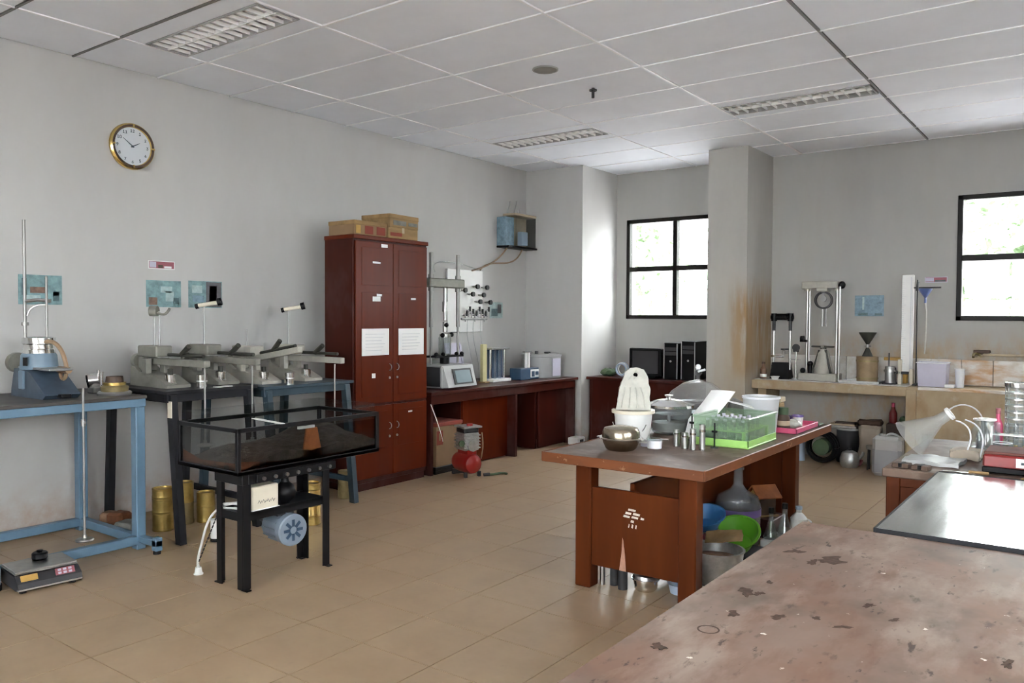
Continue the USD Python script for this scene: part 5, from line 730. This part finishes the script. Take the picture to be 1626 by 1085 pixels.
t = Thing('water_tap', 'brass coloured tap with a horizontal pipe on the tiles behind the bench', 'tap', (-.90, YB-.03, 1.12)); t.p('pipe', C((-.06, -.03, 0), (.9, -.03, 0), .012, n=10), 'beige'); t.p('spout', TU([(-.06, -.03, 0), (-.10, -.06, .01), (-.11, -.12, -.02)], .013, smooth=8), 'brass_dull'); t.p('handle', J(B(-.12, .02, -.05, -.01, .015, .045, .005), C((-.05, -.03, .0), (-.05, -.03, .03), .014, n=10)), 'dark_brown'); t.p('flange', C((-.06, .0, 0), (-.06, .026, 0), .026, n=16), 'brass_dull')

# ---------------- under the concrete bench ----------------
t = Thing('jerry_can', 'translucent white jerry can on the floor by the concrete pillar', 'can', (-1.615, 8.06, 0)); t.p('body', B(-.125, .125, -.085, .085, 0, .37, .03), 'can_gray'); t.p('liquid_line', B(-.1262, .1262, -.0862, .0862, .01, .27, .028), 'can_dim'); t.p('neck', C((-.05, 0, .37), (-.05, 0, .385), .03), 'can_gray'); t.p('handle', TU([(-.02, 0, .36), (.0, 0, .385), (.06, 0, .388), (.1, 0, .36)], .010, smooth=12), 'can_gray')
t = Thing('cable_drum', 'dark coil of hose standing on the floor under the concrete bench', 'coil', (-2.29, 8.36, 0))
for k in range(4): t.p('loop', TU(arc((0, -.04+.035*k, .165), .13+.012*(k % 2), 0, 360, 26, 'xz'), .02), 'black_plastic')
t.p('core', C((0, -.05, .165), (0, .08, .165), .08), 'green_dark')
t = Thing('blue_tin', 'pale blue tin at the left end under the concrete bench', 'tin', (-2.515, 8.40, 0)); t.p('body', C((0, 0, 0), (0, 0, .21), .045), 'pale_blue'); t.p('lid', C((0, 0, .21), (0, 0, .225), .048), 'white_plastic')
t = Thing('blue_bin', 'dark blue bin at the left end under the concrete bench', 'bin', (-2.67, 8.42, 0)); t.p('body', cup(.08, .09, .24), 'blue_dark'); t.p('rim', LA([(.088, .23), (.096, .23), (.096, .245), (.088, .245), (.088, .23)]), 'blue_dark')
t = Thing('gray_drum', 'dark grey round drum behind the shiny kettle under the bench', 'drum', (-2.10, 8.60, 0)); t.p('body', LA([(0, 0), (.105, 0), (.11, .01), (.11, .34), (0, .345)]), 'dark_case'); t.p('rim', LA([(.108, .33), (.116, .33), (.116, .35), (.108, .35), (.108, .33)]), 'gray_case')
t = Thing('stacked_trays', 'stack of thin trays and papers on the grey drum', 'trays', (-2.12, 8.60, .352)); t.p('tray', B(-.16, .12, -.1, .1, 0, .022, .003), 'alu'); t.p('tray', B(-.14, .10, -.09, .09, .023, .04, .003), 'beige'); t.p('paper', mv(B(-.10, .09, -.07, .07, .041, .05), rz=8), 'dark_brown')
t = Thing('kettle', 'shiny round kettle on the floor under the concrete bench', 'kettle', (-2.01, 8.30, 0)); t.p('body', LA([(0, 0), (.07, 0), (.088, .03), (.09, .09), (.07, .145), (.03, .165), (0, .167)]), 'alu'); t.p('knob', C((0, 0, .165), (0, 0, .19), .013, n=10), 'dark_case'); t.p('spout', TU([(.07, 0, .08), (.11, 0, .12), (.125, 0, .16)], .014, smooth=8), 'alu')
t = Thing('cement_sack', 'tan paper sack standing under the concrete bench', 'sack', (-1.88, 8.55, 0)); sk = B(-.10, .10, -.07, .07, 0, .40, .03).subdivide().subdivide().subdivide(); t.p('sack_body', crumple(sk, .018, 9, 3), 'sack'); t.p('open_top', crumple(B(-.11, .11, -.05, .05, .40, .45, .015).subdivide().subdivide(), .018, 14, 5), 'dark_brown')
t = Thing('low_stool', 'small dark metal stool between the sack and the jerry can', 'stool', (-1.80, 8.28, 0)); t.p('seat', C((0, 0, .20), (0, 0, .235), .055), 'dull_steel')
for a in range(4): t.p('leg', C((.04*math.cos(a*1.57+.8), .04*math.sin(a*1.57+.8), .2), (.048*math.cos(a*1.57+.8), .048*math.sin(a*1.57+.8), 0), .008, n=8), 'dark_case')
t = Thing('soap_bottle', 'dark red bottle standing on the rusty crate under the bench', 'bottle', (-1.70, 8.68, .42)); t.p('body', LA([(0, 0), (.032, 0), (.036, .01), (.036, .10), (.018, .14), (.018, .16), (0, .16)]), 'red_case'); t.p('cap', C((0, 0, .16), (0, 0, .20), .016, n=12), 'pink')
solo('rusty_crate', J(B(-1.745, -1.53, 8.60, 8.75, 0, .418, .005)), 'dark_brown', 'dark rusty crate behind the jerry can', 'crate')
solo('dark_bundle', crumple(S((-1.585, 8.66, .452), .06, (1, .8, .6), 3), .02, 16, 2), 'green_dark', 'dark bundle on the rusty crate beside the red bottle', 'bundle')
solo('red_plastic', crumple(B(-1.99, -1.93, 8.38, 8.48, 0, .06, .01).subdivide().subdivide(), .015, 16, 2), 'sign_red', 'small dark red piece on the floor beside the kettle', 'scrap')

# ---------------- on the glassware bench ----------------
ZG = .746
t = Thing('glass_funnel', 'large clear conical glass lying on its side at the left of the glassware bench', 'funnel', (-.66, 4.62, ZG+.005)); cone = LA([(.10, 0), (.102, 0), (.030, .17), (.026, .23), (.030, .235), (.020, .235), (.022, .17), (.096, .004), (.10, 0)], n=40)
t.p('glass', mv(cone, (-.165, 0, .075), ry=52), 'dome_glass'); t.p('rim', mv(LA([(.024, .228), (.034, .228), (.034, .242), (.024, .242), (.024, .228)], n=24), (-.165, 0, .075), ry=52), 'white_plastic')
solo('gray_rag', crumple(trimesh.Trimesh(*trimesh.remesh.subdivide_to_size(B(-.80, -.55, 4.30, 4.52, ZG+.002, ZG+.02).vertices, B(-.80, -.55, 4.30, 4.52, ZG+.002, ZG+.02).faces, .03)), .012, 12, 3), 'gray_case', 'crumpled grey foil sheet before the glass cone', 'foil')
solo('wet_rag', crumple(trimesh.Trimesh(*trimesh.remesh.subdivide_to_size(B(-.62, -.50, 4.55, 4.70, ZG+.002, ZG+.05).vertices, B(-.62, -.50, 4.55, 4.70, ZG+.002, ZG+.05).faces, .03)), .02, 14, 6), 'sack', 'brownish crumpled rag beside the glass cone', 'rag')
t = Thing('glass_tube', 'pair of bent white glass tubes leaning by the glass cone', 'tubes', (-.585, 4.64, ZG)); t.p('bent_tube', TU([(-.03, 0, .19), (.0, 0, .18), (.02, -.05, .02)], .004, smooth=10), 'frost_white'); t.p('bent_tube', TU([(.01, .02, .195), (.05, .01, .18), (.085, -.04, .02)], .004, smooth=10), 'frost_white')
t = Thing('hose_loop', 'loop of thin clear hose arching above the glass cone', 'hose', (-.56, 4.88, ZG)); t.p('hose', TU(np.r_[[(-.14, 0, .16)], arc((-.05, 0, .16), .09, 150, 10, 10, 'xz'), [(.045, 0, .10), (.05, 0, .02)]], .004, smooth=24), 'translucent'); t.p('foot', C((.05, 0, 0), (.05, 0, .03), .016, n=10), 'bag_white')
def beaker(label, x, y, r, h, narrow=False):
    t = Thing('glass_beaker', label, 'beaker', (x, y, ZG))
    pf = [(0, 0), (r, 0), (r*1.02, .01), (r*.98, h*.6), (r*.62, h*.8), (r*.62, h), (r*.7, h*1.02), (r*.55, h*1.02), (r*.55, h*.8), (r*.9, h*.58), (r*.92, .012), (0, .006)] if narrow else [(0, 0), (r, 0), (r, h), (r*1.08, h*1.02), (r*.94, h*1.01), (r*.94, .006), (0, .006)]
    t.p('glass', LA(pf, n=28), 'clear_glass'); t.p('mouth_ring', LA([(r*.58, h), (r*.74, h), (r*.74, h*1.05), (r*.58, h*1.05), (r*.58, h)] if narrow else [(r*.96, h), (r*1.1, h), (r*1.1, h*1.03), (r*.96, h*1.03), (r*.96, h)], n=28), 'white_plastic'); return t
beaker('wide mouthed glass bottle left of the test tube rack', -.485, 4.75, .055, .19, True); beaker('second clear glass bottle behind the first, nearer the hose loop', -.545, 5.02, .05, .16, True); beaker('low clear beaker in front of the test tube rack', -.405, 4.60, .04, .10)
t = Thing('tube_stand', 'white wire stand holding glass tubes on the glassware bench', 'rack', (-.385, 4.80, ZG)); t.p('wire_shelves', J(B(-.085, .085, -.03, .03, .115, .121), B(-.085, .085, -.03, .03, .02, .026)), 'white_plastic'); t.p('side', J(B(-.085, -.08, -.03, .03, 0, .16), B(.08, .085, -.03, .03, 0, .16)), 'white_plastic')
for k in range(4):
    g = Thing('glass_vial', ('leftmost', 'second', 'third', 'rightmost')[k]+' of the four clear glass vials in the white wire stand', 'vial', (-.445+.04*k, 4.80, ZG+.128), group='vials in the white wire stand'); g.p('glass', LA([(0, -.1), (.011, -.098), (.012, -.09), (.012, .05), (.010, .05), (.010, -.09), (0, -.094)], n=12), 'clear_glass'); g.p('residue', C((0, 0, -.098), (0, 0, -.06), .0095, n=10), 'amber')
t = Thing('test_sieve', 'tall ribbed cylinder of perforated steel rising behind the tube stand', 'cylinder', (-.375, 4.93, ZG)); t.p('wall', cup(.048, .050, .37, .003, n=32), 'clear_glass'); t.p('top_ring', LA([(.046, .355), (.056, .355), (.056, .378), (.046, .38), (.046, .355)], n=32), 'chrome')
for k in range(9): t.p('hoop', LA([(.0495, .05+.034*k), (.0525, .05+.034*k), (.0525, .058+.034*k), (.0495, .058+.034*k), (.0495, .05+.034*k)], n=28), 'steel')
for k in range(8): t.p('rib', C((.0505*math.cos(k*.785), .0505*math.sin(k*.785), .01), (.0505*math.cos(k*.785), .0505*math.sin(k*.785), .36), .0025, n=6), 'steel')
t = Thing('red_bottle', 'small pinkish bottle left of the ribbed cylinder', 'bottle', (-.455, 4.92, ZG)); t.p('body', LA([(0, 0), (.022, 0), (.024, .01), (.024, .15), (.01, .19), (.01, .21), (0, .21)]), 'pink'); t.p('cap', C((0, 0, .21), (0, 0, .24), .012, n=10), 'sign_red')
t = Thing('blue_jar', 'blue jar at the right picture edge on the glassware bench', 'jar', (-.262, 4.98, ZG)); t.p('body', LA([(0, 0), (.045, 0), (.05, .01), (.05, .14), (0, .145)]), 'blue_plastic'); t.p('lid', C((0, 0, .145), (0, 0, .175), .045, n=20), 'white_plastic')
t = Thing('hot_plate', 'red hot plate with a white control panel at the right picture edge', 'hot plate', (-.28, 4.36, ZG)); t.p('case', B(-.17, .20, -.12, .12, .03, .09, .008), 'red_case'); t.p('top_plate', B(-.165, .195, -.115, .115, .09, .104, .004), 'wood_maroon'); t.p('base', B(-.172, .202, -.122, .122, .008, .034, .004), 'black_plastic'); t.p('control_panel', B(-.04, .19, -.1235, -.119, .040, .082, .001), 'white_plastic')
t.p('knob', J(C((.025, -.14, .06), (.025, -.1235, .06), .012, n=14), C((.12, -.14, .06), (.12, -.1235, .06), .014, n=14)), 'black_plastic'); t.p('mark', J(B(-.02, -.008, -.1245, -.1235, .055, .066), B(.07, .082, -.1245, -.1235, .055, .066)), 'ink'); t.p('feet', J(*[C((x, y, 0), (x, y, .01), .014, n=8) for x in (-.15, .18) for y in (-.1, .1)]), 'rubber')
t = Thing('yellow_lid', 'flat yellow lid before the red hot plate', 'lid', (-.24, 4.175, ZG)); t.p('disc', LA([(0, 0), (.05, 0), (.052, .008), (.04, .012), (0, .012)]), 'amber'); t.p('lip', LA([(.048, .0), (.056, 0), (.056, .006), (.048, .006), (.048, 0)]), 'amber')
for lab, x, y in (('black wooden block at the front left of the glassware bench', -.775, 4.18), ('second black block right of the first on the glassware bench', -.69, 4.165)):
    t = Thing('black_block', lab, 'block', (x, y, ZG), rz=-8); t.p('block', B(-.036, .036, -.03, .03, 0, .022, .003), 'dark_brown'); t.p('strap', B(-.008, .008, -.031, .031, .004, .0235, .001), 'black_plastic')
t = Thing('spatula', 'thin steel spatula lying behind the steel sheet', 'spatula', (-.52, 4.20, ZG)); t.p('blade', B(-.09, .02, -.01, .01, .001, .004, .001), 'chrome'); t.p('grip', C((.02, 0, .008), (.10, 0, .008), .007, n=8), 'old_wood')
